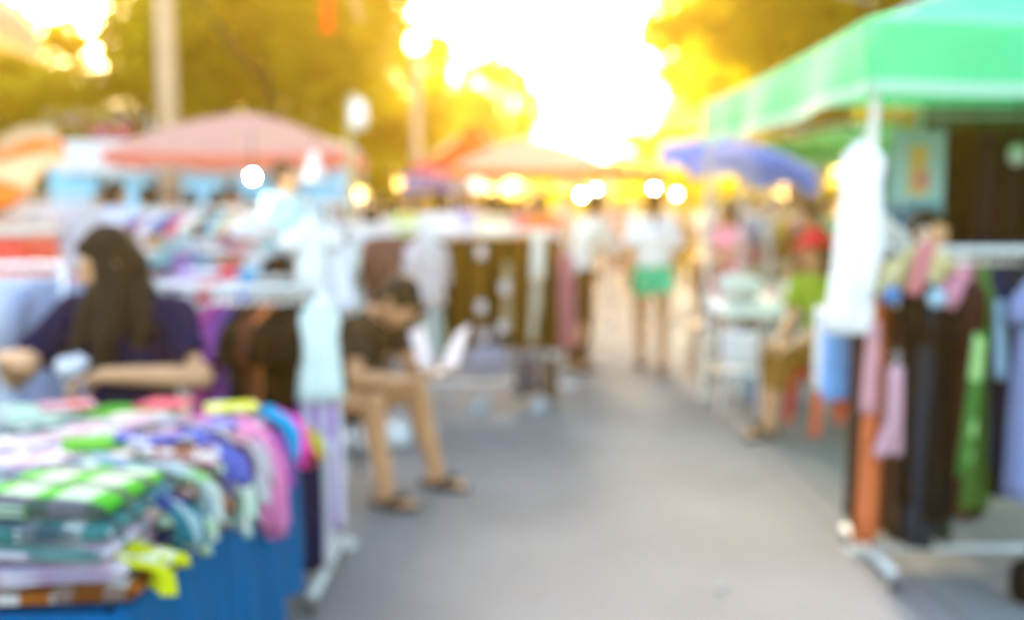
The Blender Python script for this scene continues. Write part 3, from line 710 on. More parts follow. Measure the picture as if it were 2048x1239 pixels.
# ribbons hanging from a cord strung high over the street
rp = W(652, 0, 5.2); zc = 2.75
tag(MB().tube([(X(-300, 5.6, 2.6), 5.6, 3.0), (-2.0, 5.55, zc + .05), (-.9, 5.25, zc), (.4, 4.75, zc), (gx + .02, 4.15, 2.30)], .004, 6).build('cord', plain('cord', (.5,.4,.3), .8)), 'thin cord strung high over the street between two canopies', 'cord')
for (px, pyb, wd, cm, lb, sl) in [(655, 68, .072, canvas('#ff7a20', '#ff8030', .5), 'bright orange ribbon hanging at the top of the picture', .02), (722, 45, .05, cloth('#e8b070', .8), 'pale peach ribbon fluttering right of the orange one', -.10)]:
    b_ = W(px, pyb, 5.2)
    f = lambda u, v, b_=b_, wd=wd, sl=sl: (wd*(u-.5)*(1 - .35*v) + sl*(1-v)*1.0, .015*math.sin(6*v + u), (zc - b_.z)*(1 - v) + .004)
    tag(MB().sheet(f, 4, 16, .0012).build('ribbon', cm, loc=(b_.x, 5.2, b_.z)), lb, 'ribbon', 'ribbons over the street')

# ================================================================== LIGHT BLUE STALL AT THE LEFT
def kiosk():
    y = 14.6; x0 = X(120, y, 2); x1 = X(655, y, 2); w = x1 - x0; h = 2.36
    o = root('market_stall', (x0, y, 0), 0, 'long light blue stall with a white roof band behind the pink canopy', 'stall')
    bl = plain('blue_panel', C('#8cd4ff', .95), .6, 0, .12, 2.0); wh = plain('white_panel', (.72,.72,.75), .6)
    MB().box((w/2,1.1,h-.14), (w+.2,2.4,.34)).build('roof', wh, o, False)
    mb = MB(); n = 4
    for i in range(n + 1): mb.box((i*w/n*.98 + .15*(i == 0) , .10, 1.1), (.70 if i != 2 else .9, .08, 2.2))
    mb.build('front_panel', bl, o, False)
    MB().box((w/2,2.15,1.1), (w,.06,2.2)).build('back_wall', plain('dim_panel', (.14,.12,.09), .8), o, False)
    MB().box((w/2,.10,.5), (w-.1,.05,1.0)).build('counter_front', bl, o, False); MB().box((w/2,.05,1.03), (w,.5,.05)).build('counter', wh, o, False)
    MB().box((.03,1.1,1.1), (.05,2.1,2.2)).build('wall_or_shade_sheet', bl, o, False)
    f = MB()
    for i in range(12): f.sheet(lambda u, v, i=i: (w*(i+u)/12, -.12 - .02*math.sin(PI*u), h - .30 - .16*v*(1 - .2*abs(2*u-1))), 3, 3)
    f.build('fringe', wh, o)
kiosk()
for i, (px, py, cm, lb) in enumerate([(150, 242, '#f0c0d0', 'pale pink shirt pegged highest above the blue stall'), (200, 262, '#e07a90', 'small rose shirt pegged above the blue stall roof, middle one'), (245, 262, '#d06070', 'small dark pink shirt pegged above the blue stall roof, right one')]):
    p = W(px, py, 15.2); garment('shirt', lb, 'shirt', (p.x, 15.2, p.z + .18), .2, .34, .26, .24, .06, .07, cloth(cm), i, 'top', 'shirts pegged above the blue stall', sl=.06)
p0 = W(95, 225, 15.2); p1 = W(300, 235, 15.2)
o = root('washing_line', (0, 15.2, 0), 0, 'drying line with two thin posts above the blue stall', 'line')
MB().tube([(p0.x, 0, p0.z), ((p0.x+p1.x)/2, 0, p0.z-.05), (p1.x, 0, p1.z)], .008, 6).build('line', CHROME, o)
for p in (p0, p1): MB().tube([(p.x, 0, 0), (p.x, 0, p.z)], .02, 8).build('post', STEEL, o)

# ================================================================== FRONT TABLE
TX0, TX1, TY0, TY1, TZ = -2.15, -.715, 1.73, 3.20, .75
o = root('table', ((TX0+TX1)/2, (TY0+TY1)/2, 0), 0, 'trestle table under the blue cloth in the left foreground', 'table')
hw, hd = (TX1-TX0)/2, (TY1-TY0)/2
MB().box((0,0,TZ-.022), (hw*2-.02, hd*2-.02, .03)).build('table_top', WOOD, o, False)
legmat = plain('violet_blue_steel', C('#3f4fa8'), .45)
for sx in (-1, 1):
    for sy in (-1, 1): MB().tube([(sx*(hw-.07), sy*(hd-.07), 0), (sx*(hw-.07), sy*(hd-.07), TZ-.04)], .019, 12).build('leg', legmat, o)
    MB().tube([(sx*(hw-.07), -(hd-.07), .2), (sx*(hw-.07), hd-.07, .2)], .012, 8).build('brace', legmat, o)
def tablecloth():
    mb = MB(); n = 360; rows = []
    per = []
    for k in range(n):
        a = 4*k/n; i = int(a); t = a - i; c = [(-hw,-hd), (hw,-hd), (hw,hd), (-hw,hd)]; p, q = V(c[i]+(0,)), V(c[(i+1)%4]+(0,)); per.append(p.lerp(q, t))
    nr = [V((p.x/hw if abs(abs(p.x)-hw) < 1e-4 else 0, p.y/hd if abs(abs(p.y)-hd) < 1e-4 else 0, 0)) for p in per]
    for z, off, amp in ((.006, -.03, 0), (.006, -.004, 0), (-.004, .008, 0), (-.03, .014, .1), (-.10, .022, .5), (-.20, .03, .9), (-.32, .036, 1.2), (-.44, .04, 1.5)):
        row = []
        for k, p in enumerate(per):
            s = (p.x + p.y*1.0); w = math.sin(s*21 + 1.5*math.sin(s*6)) * .016*amp + .010*amp*math.sin(s*47)
            nn = nr[k].normalized() if nr[k].length > 0 else V((0,0,0)); row.append(p + nn*(off + w) + V((0,0,z)))
        rows.append(row)
    vs = [p for r in rows for p in r]; fs = [(i*n+k, (i+1)*n+k, (i+1)*n+(k+1)%n, i*n+(k+1)%n) for i in range(len(rows)-1) for k in range(n)] + [tuple(range(n))]
    mb.add(vs, fs); c = mb.build('tablecloth', cloth('#005c90', .75)); c.location = ((TX0+TX1)/2, (TY0+TY1)/2, TZ)
    tag(c, 'plain blue cloth draped over the left foreground table', 'tablecloth')
tablecloth()
# --- piles of folded cloths. rows from the front edge; each pile listed from the table up
PL = {'orange': plaid('#c8701e', '#f5efe8', '#7a4016', 8, .42, .1), 'pinkwhite': plaid('#efe4ee', '#e8c8d8', '#b8a0c0', 8, .4, .15), 'mauveteal': plaid('#ece2f0', '#d9c2d8', '#2f8f86', 7, .3, .1),
      'tealgrey': plaid('#4f9a98', '#d8e6e2', '#4c5a6a', 9, .45, .2), 'greenplaid': plaid('#d4f2cf', '#4fcf2c', '#5b3a6a', 6.5, .38, .1), 'paleaqua': plaid('#e6f4f2', '#c8e8ec', '#a8c8e0', 7, .4, .1),
      'whitelime': plaid('#eef8ea', '#9fe07c', '#cfe6f0', 6, .35, .15), 'whitepink': plaid('#f3eef4', '#f3cfdc', '#d05a78', 5, .3, .1), 'whiteblue': plaid('#f0f4fa', '#cddcf2', '#8492d8', 5, .3, .1),
      'mintgrey': plaid('#cfe9dc', '#e9efe8', '#9fb0b0', 6, .4, .2), 'redpink': plaid('#f0a0b0', '#f05050', '#fde8ea', 6, .4, .1), 'green': cloth('#5fb83a'), 'olivepink': plaid('#a8a878', '#e8c8d0', '#6a7038', 6, .4, .1),
      'hotpink': cloth('#ff28b4', .95), 'hotpinkwhite': plaid('#ff30b8', '#ff30b8', '#d8e4f0', 3.0, .3, .1), 'tealnavy': plaid('#2f8a9c', '#3c4a98', '#c4e0e0', 9, .4, .3), 'yellow': spotted('#d8dc10', '#f4f4c8', 16),
      'brownwhite': spotted('#a86a50', '#f0e4e4', 16), 'mint': cloth('#c9efd4'), 'peri': spotted('#6a70c8', '#e6e2f4', 12), 'lilacwhite': plaid('#f0eaf6', '#ddd0ee', '#c8b8e0', 6, .4, .1), 'coral': cloth('#e86878')}
WORD = {'orange': 'orange and brown checked', 'pinkwhite': 'white and pale pink checked', 'mauveteal': 'mauve checked with a teal stripe', 'tealgrey': 'teal and grey checked', 'greenplaid': 'mint and leaf green checked', 'paleaqua': 'pale aqua checked',
        'whitelime': 'white and lime checked', 'whitepink': 'white and pink checked', 'whiteblue': 'white and pale blue checked', 'mintgrey': 'mint and grey checked', 'redpink': 'red and pink checked', 'green': 'plain green',
        'olivepink': 'olive and pink checked', 'hotpink': 'plain hot pink', 'hotpinkwhite': 'hot pink with white bands', 'tealnavy': 'teal and navy checked', 'yellow': 'bright yellow printed', 'brownwhite': 'brown and white printed',
        'mint': 'plain mint', 'peri': 'periwinkle spotted', 'lilacwhite': 'white and lilac checked', 'coral': 'plain coral'}
ROWN = ['front', 'second', 'third', 'fourth', 'back']; PILEN = ['rightmost', 'second', 'third', 'fourth']
LVN = ['bottom', 'second from bottom', 'third from bottom', 'fourth from bottom', 'fifth from bottom']
rows = [(1.88, [(-.885, ['orange', 'pinkwhite', 'mauveteal', 'tealgrey', 'greenplaid']), (-1.19, ['orange', 'pinkwhite', 'tealgrey', 'lilacwhite', 'whitelime'])]),
        (2.17, [(-.90, ['peri', 'tealnavy', 'brownwhite', 'paleaqua']), (-1.20, ['tealgrey', 'pinkwhite', 'whitelime', 'whiteblue']), (-1.50, ['lilacwhite', 'greenplaid', 'paleaqua'])]),
        (2.46, [(-.90, ['tealnavy', 'peri', 'lilacwhite', 'whitepink']), (-1.21, ['mint', 'whiteblue', 'paleaqua', 'lilacwhite']), (-1.52, ['pinkwhite', 'mintgrey', 'whiteblue'])]),
        (2.75, [(-.90, ['mint', 'coral', 'whitepink', 'lilacwhite']), (-1.21, ['paleaqua', 'lilacwhite', 'whitepink', 'whitepink']), (-1.53, ['mint', 'paleaqua', 'mintgrey', 'mintgrey']), (-1.84, ['lilacwhite', 'mintgrey'])]),
        (3.03, [(-.90, ['redpink', 'hotpink', 'hotpinkwhite']), (-1.21, ['olivepink', 'redpink', 'redpink', 'green']), (-1.52, ['mintgrey', 'mint', 'mintgrey', 'mint']), (-1.83, ['mintgrey', 'mint'])])]
RR = random.Random(5)
for ri, (y, piles) in enumerate(rows):
    for pi_, (x, items) in enumerate(piles):
        z = TZ + .008; hs = [.040, .036, .033, .030, .027][ri]
        for li, k in enumerate(items):
            top = li == len(items) - 1
            lb = '%s folded cloth, %s, in the %s pile of the %s row' % (WORD[k], 'topmost' if top else LVN[li], PILEN[pi_], ROWN[ri])
            if len(lb.split()) > 16: lb = lb.replace(' from bottom', '')
            if len(lb.split()) > 16: lb = lb.replace('the ', '')
            h = hs * RR.uniform(.9, 1.12)
            folded('folded_cloth', lb, 'cloth', (x + .03 + RR.uniform(-.012, .012), y + RR.uniform(-.012, .012), z), RR.uniform(-.13, .13), .285*RR.uniform(.88, 1.04), .25 if ri < 4 else .20, h, PL[k], ri*50 + pi_*10 + li, 'folded cloths piled on the blue table')
            z += h * .97
LOOSE = [(-.86, 1.98, .95, 'tealnavy', 'teal and navy', 'near the right end of the front row'), (-1.02, 2.04, .955, 'pinkwhite', 'white and pale pink', 'in the middle of the front row'), (-.78, 2.28, .925, 'brownwhite', 'brown and white', 'near the right end of the second row'), (-.98, 2.30, .93, 'green', 'plain green', 'in the middle of the second row'), (-1.16, 2.26, .935, 'lilacwhite', 'white and lilac', 'left in the second row'),
         (-.80, 2.56, .915, 'peri', 'periwinkle', 'near the right end of the third row'), (-1.0, 2.60, .92, 'whitepink', 'white and pink', 'in the middle of the third row'), (-1.25, 2.52, .92, 'tealgrey', 'teal and grey', 'left in the third row'), (-.82, 2.86, .90, 'yellow', 'bright yellow', 'near the right end of the fourth row'), (-1.02, 2.88, .905, 'coral', 'plain coral', 'in the middle of the fourth row'), (-1.30, 2.86, .905, 'redpink', 'red and pink', 'left in the fourth row'), (-1.48, 2.70, .91, 'whiteblue', 'white and pale blue', 'farthest left in the fourth row')]
for i, (x, y, z, k, w_, wh) in enumerate(LOOSE):
    folded('folded_cloth', '%s small square lying loose %s' % (w_, wh), 'cloth', (x, y, z), -.6 + (i*0.77) % 1.3, .15, .13, .014, PL[k], 700 + i, 'small squares lying loose on the piles')
# --- scarves spilling over the right edge of the table
def drape(label, y, w, x0, ztop, zbot, mat, seed, out=.03, point=0.0, lay=0.0):
    y = 1.86 + (y - 2.02) * 1.076; out *= .6
    R = random.Random(seed); ph = R.uniform(0, 6)
    L1 = TX1 - x0; L2 = ztop - zbot; T = L1 + L2
    def f(u, v):
        s = v*T; yy = (u-.5)*w*(1 - point*max(0, (s - L1)/L2)**1.5 if s > L1 else 1); wv = math.sin(u*11 + ph)*.010 + .006*math.sin(u*23 + v*5)
        if s < L1:
            t = s/L1; return (x0 - TX1 + s, yy, (ztop - TZ) + wv*.6 + .012*math.sin(t*5 + ph) - max(0, t-.85)*.2)
        t = (s - L1)/L2; return (out*min(1, t*3) + lay + wv*(1+1.5*t), yy + .012*t*math.sin(ph + 3*t), (ztop - TZ) - .03 - (L2-.03)*t - .02*math.sin(u*7 + ph)*t)
    b = MB().sheet(f, 22, 26, .004).build('scarf', mat); b.location = (TX1, y, TZ); tag(b, label, 'scarf', 'scarves spilling over the right edge of the table')
drape('bright yellow printed scarf over the near right table corner', 2.02, .12, -.95, 0.855, 0.785, PL['yellow'], 1, .05, .0, .02)
drape('teal and navy checked scarf squeezed between the yellow and mint trimmed ones', 2.12, .07, -.93, .92, 0.800, PL['tealnavy'], 11, .05, 0, .025)
drape('mint scarf with yellow trim spilling beside the bright yellow one', 2.20, .10, -.95, 0.865, 0.775, spotted('#c8e4c0', '#d8d890', 20), 2, .05, 0, .02)
drape('white and lime checked scarf beside the brown printed one', 2.28, .08, -.93, .93, 0.790, PL['whitelime'], 13, .045, 0, .026)
drape('brown and white printed scarf between the yellow and pale mint ones', 2.36, .09, -.93, 0.865, 0.790, PL['brownwhite'], 3, .045, 0, .02)
drape('periwinkle spotted scarf lying over the pale mint one', 2.43, .07, -.93, .95, 0.830, PL['peri'], 12, .05, 0, .03)
drape('pale mint scarf hanging lower, just left of the long pink one', 2.53, .13, -.93, 0.875, 0.710, spotted('#cdeed2', '#f0f4e8', 14, .4), 4, .05, .3, .022)
drape('white and pink checked scarf between the pale mint and long pink ones', 2.64, .09, -.93, .93, 0.750, PL['whitepink'], 14, .05, .2, .026)
drape('long translucent pink scarf hanging lowest over the blue cloth', 2.76, .19, -.92, 0.885, 0.595, canvas('#e88cc0', '#f0a0c8', .35), 5, .055, .8, .025)
drape('magenta violet scarf peeping out right behind the long pink one', 2.90, .16, -.90, 0.865, 0.650, cloth('#b050b8'), 6, .045, .3, .018)
drape('turquoise scarf hanging between the pink and hot pink pieces', 3.02, .12, -.88, 0.885, 0.730, cloth('#1899c8', .9), 7, .05, .2, .02)
drape('hot pink scarf over the far right corner of the table', 3.13, .15, -.93, 0.855, 0.710, cloth('#ff28a8', .95), 8, .05, .2, .02)
drape('short yellow and coral scarf at the far right corner, hanging lowest there', 3.20, .07, -.86, 0.815, 0.670, spotted('#d8c830', '#e86070', 9, .45), 9, .07, .0, .035)

# ================================================================== WOMAN WITH LONG HAIR
def woman():
    J = stand(pel=(0,.06,.60), chest=(.0,.01,.92), neck=(-.01,-.02,1.13), head=(-.045,-.055,1.275), face=(-.80,-.45,-.38), hup=(-.33,-.15,1),
        sL=(.195,.0,1.075), eL=(.315,-.12,.865), wL=(.055,-.36,.915), sR=(-.19,.0,1.09), eR=(-.36,-.14,.86), wR=(-.30,-.33,.97),
        hL=(.09,.03,.57), kL=(.14,-.36,.54), aL=(.14,-.33,.085), hR=(-.09,.03,.57), kR=(-.14,-.36,.54), aR=(-.14,-.33,.085))
    J['hdL'] = V((-1,-.15,-.25)); J['hnL'] = V((-.2,-.2,-1)); J['curlL'] = .8; J['hdR'] = V((.6,-.5,.1)); J['hnR'] = V((.3,.2,-1)); J['curlR'] = .8
    body, H = figure_body(J, .006, True, True)
    loc = (X(238, 3.66, 1.2), 3.72, 0)
    b = link('person', body); b.location = loc; tag(b, 'long-haired woman in a navy T-shirt bent over the piles behind the blue table', 'person')
    navy = cloth('#04164c', .5); t = g_top(J, .008, .70, .026, .32, True); t.materials.clear(); t.materials.append(navy); link('shirt', t, b)
    # faded maroon print on the chest, following the shirt
    tk = g_bottom(J, .010, 'pants'); tk.materials.clear(); tk.materials.append(cloth('#1a2236')); link('trousers', tk, b)
    h = J['head']; mb = MB()
    mb.ell(h + H @ V((0,.03,.04)), (.088,.104,.104), H); mb.ell(h + H @ V((0,.07,-.03)), (.082,.075,.10), H); mb.ell(h + H @ V((0,-.040,.085)), (.060,.045,.03), H)
    def lock(pts, rs):
        for i in range(len(pts)-1): mb.cap(pts[i], pts[i+1], rs[i], rs[i+1])
    hh = V(h)
    lock([hh + V((.05,.03,.0)), hh + V((.10,.03,-.12)), hh + V((.12,.0,-.26)), hh + V((.10,-.05,-.40))], [.065,.070,.062,.03])
    lock([hh + V((.02,.06,.0)), hh + V((.06,.08,-.14)), hh + V((.07,.12,-.30)), hh + V((.04,.14,-.44))], [.07,.075,.06,.03])
    lock([hh + V((.01,-.02,.02)), hh + V((.04,-.06,-.12)), hh + V((.03,-.12,-.26)), hh + V((.02,-.15,-.38))], [.06,.058,.052,.028])
    lock([hh + V((-.03,-.03,-.06)), hh + V((-.05,-.09,-.17)), hh + V((-.06,-.15,-.30)), hh + V((-.085,-.17,-.40))], [.028,.030,.026,.012])
    for i, p_ in enumerate(mb.v): mb.v[i] = p_ + V((noise.noise(V((p_.x*60, p_.y*60, p_.z*5))), noise.noise(V((p_.x*60, p_.y*60 + 9, p_.z*5))), 0)) * .007
    hair = remeshed(mb, 'hair', [HAIRBROWN], .006, 1); link('hair', hair, b)
    for S in 'LR': g_shoes(J, S, True).build('sandal', RUBBER, b)
    # white cloth in her hand
    hp = V(loc) + J['wL'] + V((-.105, -.035, .035))
    mb = MB(); mb.ell((0,0,0), (.045,.035,.035)); mb.ell((.03,.01,.01), (.03,.03,.03))
    for i, q in enumerate(mb.v): mb.v[i] = q * (1 + .18*noise.noise(q*40))
    tag(mb.build('crumpled_cloth', cloth('#f4f2fa'), loc=hp), 'small white crumpled cloth held by the woman in navy', 'cloth')
    st = root('stool', (loc[0], loc[1]+.06, 0), 0, 'dark plastic stool under the woman in navy', 'stool')
    MB().lathe([(0,.47), (.15,.47), (.155,.45), (.15,.43), (0,.43)], 20).build('seat', BLACKPL, st)
    for a in range(4): q = PI/4 + a*PI/2; MB().tube([(.12*math.cos(q), .12*math.sin(q), .44), (.17*math.cos(q), .17*math.sin(q), 0)], .016, 8).build('leg', BLACKPL, st)
woman()

# ================================================================== RACK BESIDE THE WOMAN (front left)
RY = 3.82; RX1 = X(652, RY, .5)
rack((RX1 - .62, RY, 0), 0, .62, 1.17, 'steel clothes rack with casters beside the long-haired woman', .62, .14)
cl = [(436, '#c04a98', 'deep pink and violet long dress at the left end of the steel rack', 'dress', .95, .30, .34, 0), (458, '#8a3f90', 'purple long dress on the steel rack, right of the deep pink one', 'dress', .98, .30, .36, 0), (476, '#5a4080', 'dark violet dress on the steel rack, before the black ones', 'dress', .98, .30, .34, 0),
      (500, '#1d120c', 'black dress on the steel rack, left of the maroon one', 'dress', 1.0, .32, .34, 0), (528, '#6c382c', 'maroon brown dress between two dark ones on the steel rack', 'dress', 1.0, .30, .30, 0), (550, '#d87840', 'rust orange narrow dress on the steel rack', 'dress', .98, .28, .28, 0),
      (574, '#20140e', 'blackish brown dress right of the rust orange one', 'dress', 1.0, .34, .36, 0), (598, '#1a110d', 'black dress nearest the post of the steel rack', 'dress', 1.0, .34, .38, 0)]
for i, (px, hx, lb, kd, L, w0, w1, _) in enumerate(cl):
    garment('dress', lb, 'dress', (X(px, RY, .8), RY, 1.17), math.radians(90 - 14 + (i*37 % 20) - 6), L, w0, w1, .075, .10, cloth(hx), 60 + i, kd, 'dresses on the steel rack beside the woman', sl=.12)
garment('skirt', 'purple and white striped long skirt hanging at the end of the steel rack', 'skirt', (X(640, RY-.14, .6), RY - .14, .87), math.radians(12), .60, .155, .20, .07, .09, stripes('#b070c8', '#eee8f6', 17, .5, 0), 5, 'skirt', sl=0, amp=.16)
garment('belt', 'long white sash trailing below the striped skirt', 'sash', (X(655, RY-.2, .4), RY - .20, .62), .1, .50, .05, .045, .02, .02, cloth('#eceaf2'), 8, 'scarf', amp=.2)
garment('blouse', 'mint white blouse hanging above the striped skirt', 'blouse', (X(640, RY-.17, 1), RY - .17, 1.20), math.radians(10), .43, .15, .175, .07, .09, cloth('#dcece6', .8), 6, 'top', sl=0)
garment('dress', 'navy blue garment hanging low between the blue tablecloth and the striped skirt', 'dress', (X(618, 3.56, .5), 3.56, .70), math.radians(15), .54, .09, .125, .05, .08, cloth('#06184a', .6), 9, 'skirt', sl=0)
# upright display stand rising behind, with white shirts
ds = root('display_stand', (X(662, 4.25, 1), 4.25, 0), 0, 'tall white display stand with crossed arms behind the steel rack', 'display stand')
MB().tube([(0,0,0), (0,0,1.52)], .014, 10).build('pole', STEEL, ds)
for a in (0, PI/2): MB().tube([(-.15*math.cos(a), -.15*math.sin(a), 1.50), (.15*math.cos(a), .15*math.sin(a), 1.50)], .009, 8).build('arm', STEEL, ds)
MB().lathe([(0,0), (.09,0), (.09,.015), (.03,.03), (.02,.06)], 24).build('base', STEEL, ds)
garment('shirt', 'white shirt high on the display stand, left side', 'shirt', (X(622, 4.2, 1.3), 4.2, 1.50), .7, .34, .15, .13, .06, .07, cloth('#eef0ee', .85), 21, 'top', sl=.05)
garment('shirt', 'greyish white shirt on the display stand, right side and lower', 'shirt', (X(668, 4.3, 1.3), 4.3, 1.44), -.7, .40, .13, .20, .06, .08, cloth('#e4e6f4', .8), 22, 'top', sl=0)
garment('blouse', 'grey patterned blouse at the back of the display stand', 'blouse', (X(640, 4.5, 1.3), 4.45, 1.50), .1, .28, .16, .20, .06, .08, spotted('#6c6a60', '#b8b8b0', 20), 23, 'top', sl=.05)

# ================================================================== SEATED MAN
def man():
    loc = V((-.70, 4.98, 0))
    J = stand(pel=(-.21,.20,.50), chest=(-.085,.04,.765), neck=(.02,-.075,.945), head=(.145,-.135,1.015), face=(.62,-.30,-.72), hup=(.78,-.28,.56),
        sR=(-.075,-.19,.885), eR=(-.045,-.28,.665), wR=(.20,-.30,.655), sL=(.115,.065,.885), eL=(.19,.02,.66), wL=(.30,-.17,.665),
        hR=(-.20,.10,.475), kR=(.03,-.20,.535), aR=(.075,-.16,.085), hL=(-.13,.26,.475), kL=(.215,.10,.535), aL=(.30,.18,.085))
    J['fR'] = V((.86,-.5,0)); J['fL'] = V((.86,-.35,0)); J['hdR'] = V((1,.02,.05)); J['hdL'] = V((.85,-.55,.05)); J['hnR'] = V((0,0,1)); J['hnL'] = V((0,0,1)); J['curlR'] = .55; J['curlL'] = .6
    J['backR'] = V((-.02,.02,0)); J['backL'] = V((-.02,.02,0))
    body, H = figure_body(J, .006, True)
    b = link('person', body); b.location = loc; tag(b, 'barefoot-looking young man in dark brown T-shirt sitting hunched over a white paper', 'person')
    b['label'] = 'young man in dark brown T-shirt sitting hunched over a white paper'
    t = g_top(J, .009, .62, .020, .32); t.materials.clear(); t.materials.append(cloth('#4a3c34')); link('shirt', t, b)
    s = g_bottom(J, .010, 'shorts'); s.materials.clear(); s.materials.append(cloth('#2a2420')); link('shorts', s, b)
    hr = g_hair(J, H, .007, 'short'); hr.materials.clear(); hr.materials.append(HAIRBLACK); link('hair', hr, b)
    for S in 'LR': g_shoes(J, S, True).build('sandal', plain('brown_rubber', (.03,.014,.012), .7), b)
    # white leaflet standing open in his hands
    pp = root('leaflet', loc + V((.335, -.22, .69)), .2, 'open white leaflet held in the hands of the sitting man', 'leaflet')
    pm = canvas('#ffffff', '#f4f0ff', .5); pp.scale = (1.35,)*3
    MB().sheet(lambda u, v: (-.005 - .055*u - .035*v, .02*math.sin(3*u) + .03*v, .165*v*(1 - .25*u) + .01*u), 8, 8, .0015).build('page', pm, pp); MB().sheet(lambda u, v: (.01 + .06*u + .055*v, .03*u*v - .02, .175*v*(1 - .2*(1-u)) + .008*math.sin(v*5)), 8, 8, .0015).build('page', pm, pp)
    MB().box((0,0,-.006), (.12,.10,.006)).build('phone', BLACKPL, pp, False)
    st = root('stool', loc + V((-.21,.22,0)), .5, 'low dark stool under the sitting man', 'stool')
    MB().rbox((0,0,.375), (.30,.30,.05), .02).build('seat', BLACKPL, st)
    for sx in (-1, 1):
        for sy in (-1, 1): MB().tube([(sx*.12, sy*.12, .36), (sx*.155, sy*.155, 0)], .016, 8).build('leg', BLACKPL, st)
man()
for i, (px, py, hx, lb) in enumerate([(708, 915, '#e8ecf0', 'crumpled white plastic bag on the road behind the sitting man, left one'), (775, 905, '#dfe6ea', 'crumpled white plastic bag on the road between the legs of the sitting man')]):
    g = G(px, py + 20); mb = MB(); mb.ell((0,0,.07), (.10,.08,.075), n=20, m=14)
    for j, q in enumerate(mb.v): mb.v[j] = V((q.x, q.y, max(0.001, q.z))) + q.normalized() * .03*noise.noise(q*22 + V((i*7,0,0)))
    for s in (1, -1): mb.tube([(s*.02,0,.13), (s*.045,0,.19), (s*.075,.01,.20), (s*.07,.01,.12)], .008, 6)
    tag(mb.build('plastic_bag', plain('bag_film', (.7,.73,.76), .35), loc=(g.x, g.y + .35, 0)), lb, 'bag', 'white plastic bags on the road')

# ================================================================== RACK BEHIND THE MAN, RACK OF BLACK CLOTHES
rack((X(690, 6.0, 1), 6.0, 0), 0, .52, 1.36, 'short white clothes rack right behind the sitting man', .4, .14)
for i, (px, hx, lb, nm, kd, L, w0, w1, rz) in enumerate([(705, '#f2f0fa', 'white shirt on the short rack behind the man, leftmost', 'shirt', 'top', .50, .30, .30, 60), (728, '#dfe6e0', 'pale grey white shirt on the short rack, next to the white one', 'shirt', 'top', .52, .30, .30, 72),
        (760, '#8a5c5c', 'dusty mauve blouse on the short rack behind the man', 'blouse', 'top', .62, .30, .34, 50), (792, '#7a5048', 'brown mauve blouse right of the dusty mauve one', 'blouse', 'top', .62, .30, .34, 58), (820, '#7a5650', 'dull brown blouse near the right end of the short rack', 'blouse', 'top', .55, .30, .34, 62),
        (850, '#f4e4e8', 'white pink blouse at the right end of the short rack', 'blouse', 'top', .48, .26, .30, 55)]):
    garment(nm, lb, nm, (X(px, 6.0, 1.1), 6.0, 1.36), math.radians(rz), L, w0, w1, .07, .09, cloth(hx), 80 + i, kd, 'tops on the short rack behind the man', sl=.2)
DX0, DX1, DY = X(858, 7.55, .8), X(1108, 7.55, .8), 7.55
rack((DX0, DY, 0), 0, DX1 - DX0, 1.28, 'low white clothes rack crowded with glare-tinted dark trousers in mid-street', .55, .13, r=.021, mat=WHITEPL)
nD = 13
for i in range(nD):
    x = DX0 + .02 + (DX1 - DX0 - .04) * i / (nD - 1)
    garment('trousers', 'glare-tinted dark trousers on the mid-street rack, number %s from its left end' % ['one','two','three','four','five','six','seven','eight','nine','ten','eleven','twelve','thirteen'][i], 'trousers',
            (x, DY, 1.28), math.radians(62 + (i*53 % 40) - 8), .86 + .03*math.sin(i*2.3), .34, .17, .075, .085, cloth(['#4a3210', '#6a4816', '#3c280c', '#7a5620'][(i*3) % 4]), 100 + i, 'trousers', 'glare-tinted dark trousers on the mid-street rack')  # golden veiling glare is put into the colour of these dark trousers
for i, (px, py) in enumerate([(838, 490), (897, 455), (962, 490), (893, 540), (962, 600), (968, 655), (1010, 560), (1005, 640)]):
    p = W(px, py, DY - .24); tag(MB().rbox((0,0,-.05), (.065,.004,.09), .002).tube([(0,0,-.01), (0,.05,.03)], .002, 5).build('price_tag', plain('tag_card', (.62,.56,.56), .7), loc=(p.x, DY - .26, p.z)), 
        ['pale price tag', 'small white price tag'][i % 2] + ' on the dark trousers, ' + ['far left edge', 'top centre-left', 'top centre', 'second down on the left', 'middle column', 'lowest of the middle column', 'right of the middle column', 'lower right'][i], 'price tag', 'price tags on the brown trousers')
garment('scarf', 'white narrow scarf hanging in front of the dark trousers, upper right', 'scarf', (X(1078, DY-.2, 1.2), DY - .20, 1.29), .1, .36, .09, .10, .03, .04, cloth('#e8e4d8', .9), 7, 'scarf')
garment('scarf', 'long pale beige scarf below the white one on the mid-street rack', 'scarf', (X(1074, DY-.18, .8), DY - .18, .98), .1, .52, .07, .085, .03, .04, cloth('#d0c4ac', .8), 17, 'scarf')
garment('scarf', 'thin grey beige scarf in the middle of the dark trousers', 'scarf', (X(1015, DY-.2, .8), DY - .22, 1.05), .1, .52, .05, .08, .03, .04, cloth('#b09c78', .8), 18, 'scarf')
garment('towel', 'pale mint and blue towel hanging between the man and the dark trousers', 'towel', (X(852, 6.6, .8), 6.7, .96), .2, .50, .18, .16, .04, .05, plaid('#dfe8c8', '#8fbfe0', '#eef2e4', 4, .4, 0), 19, 'scarf')
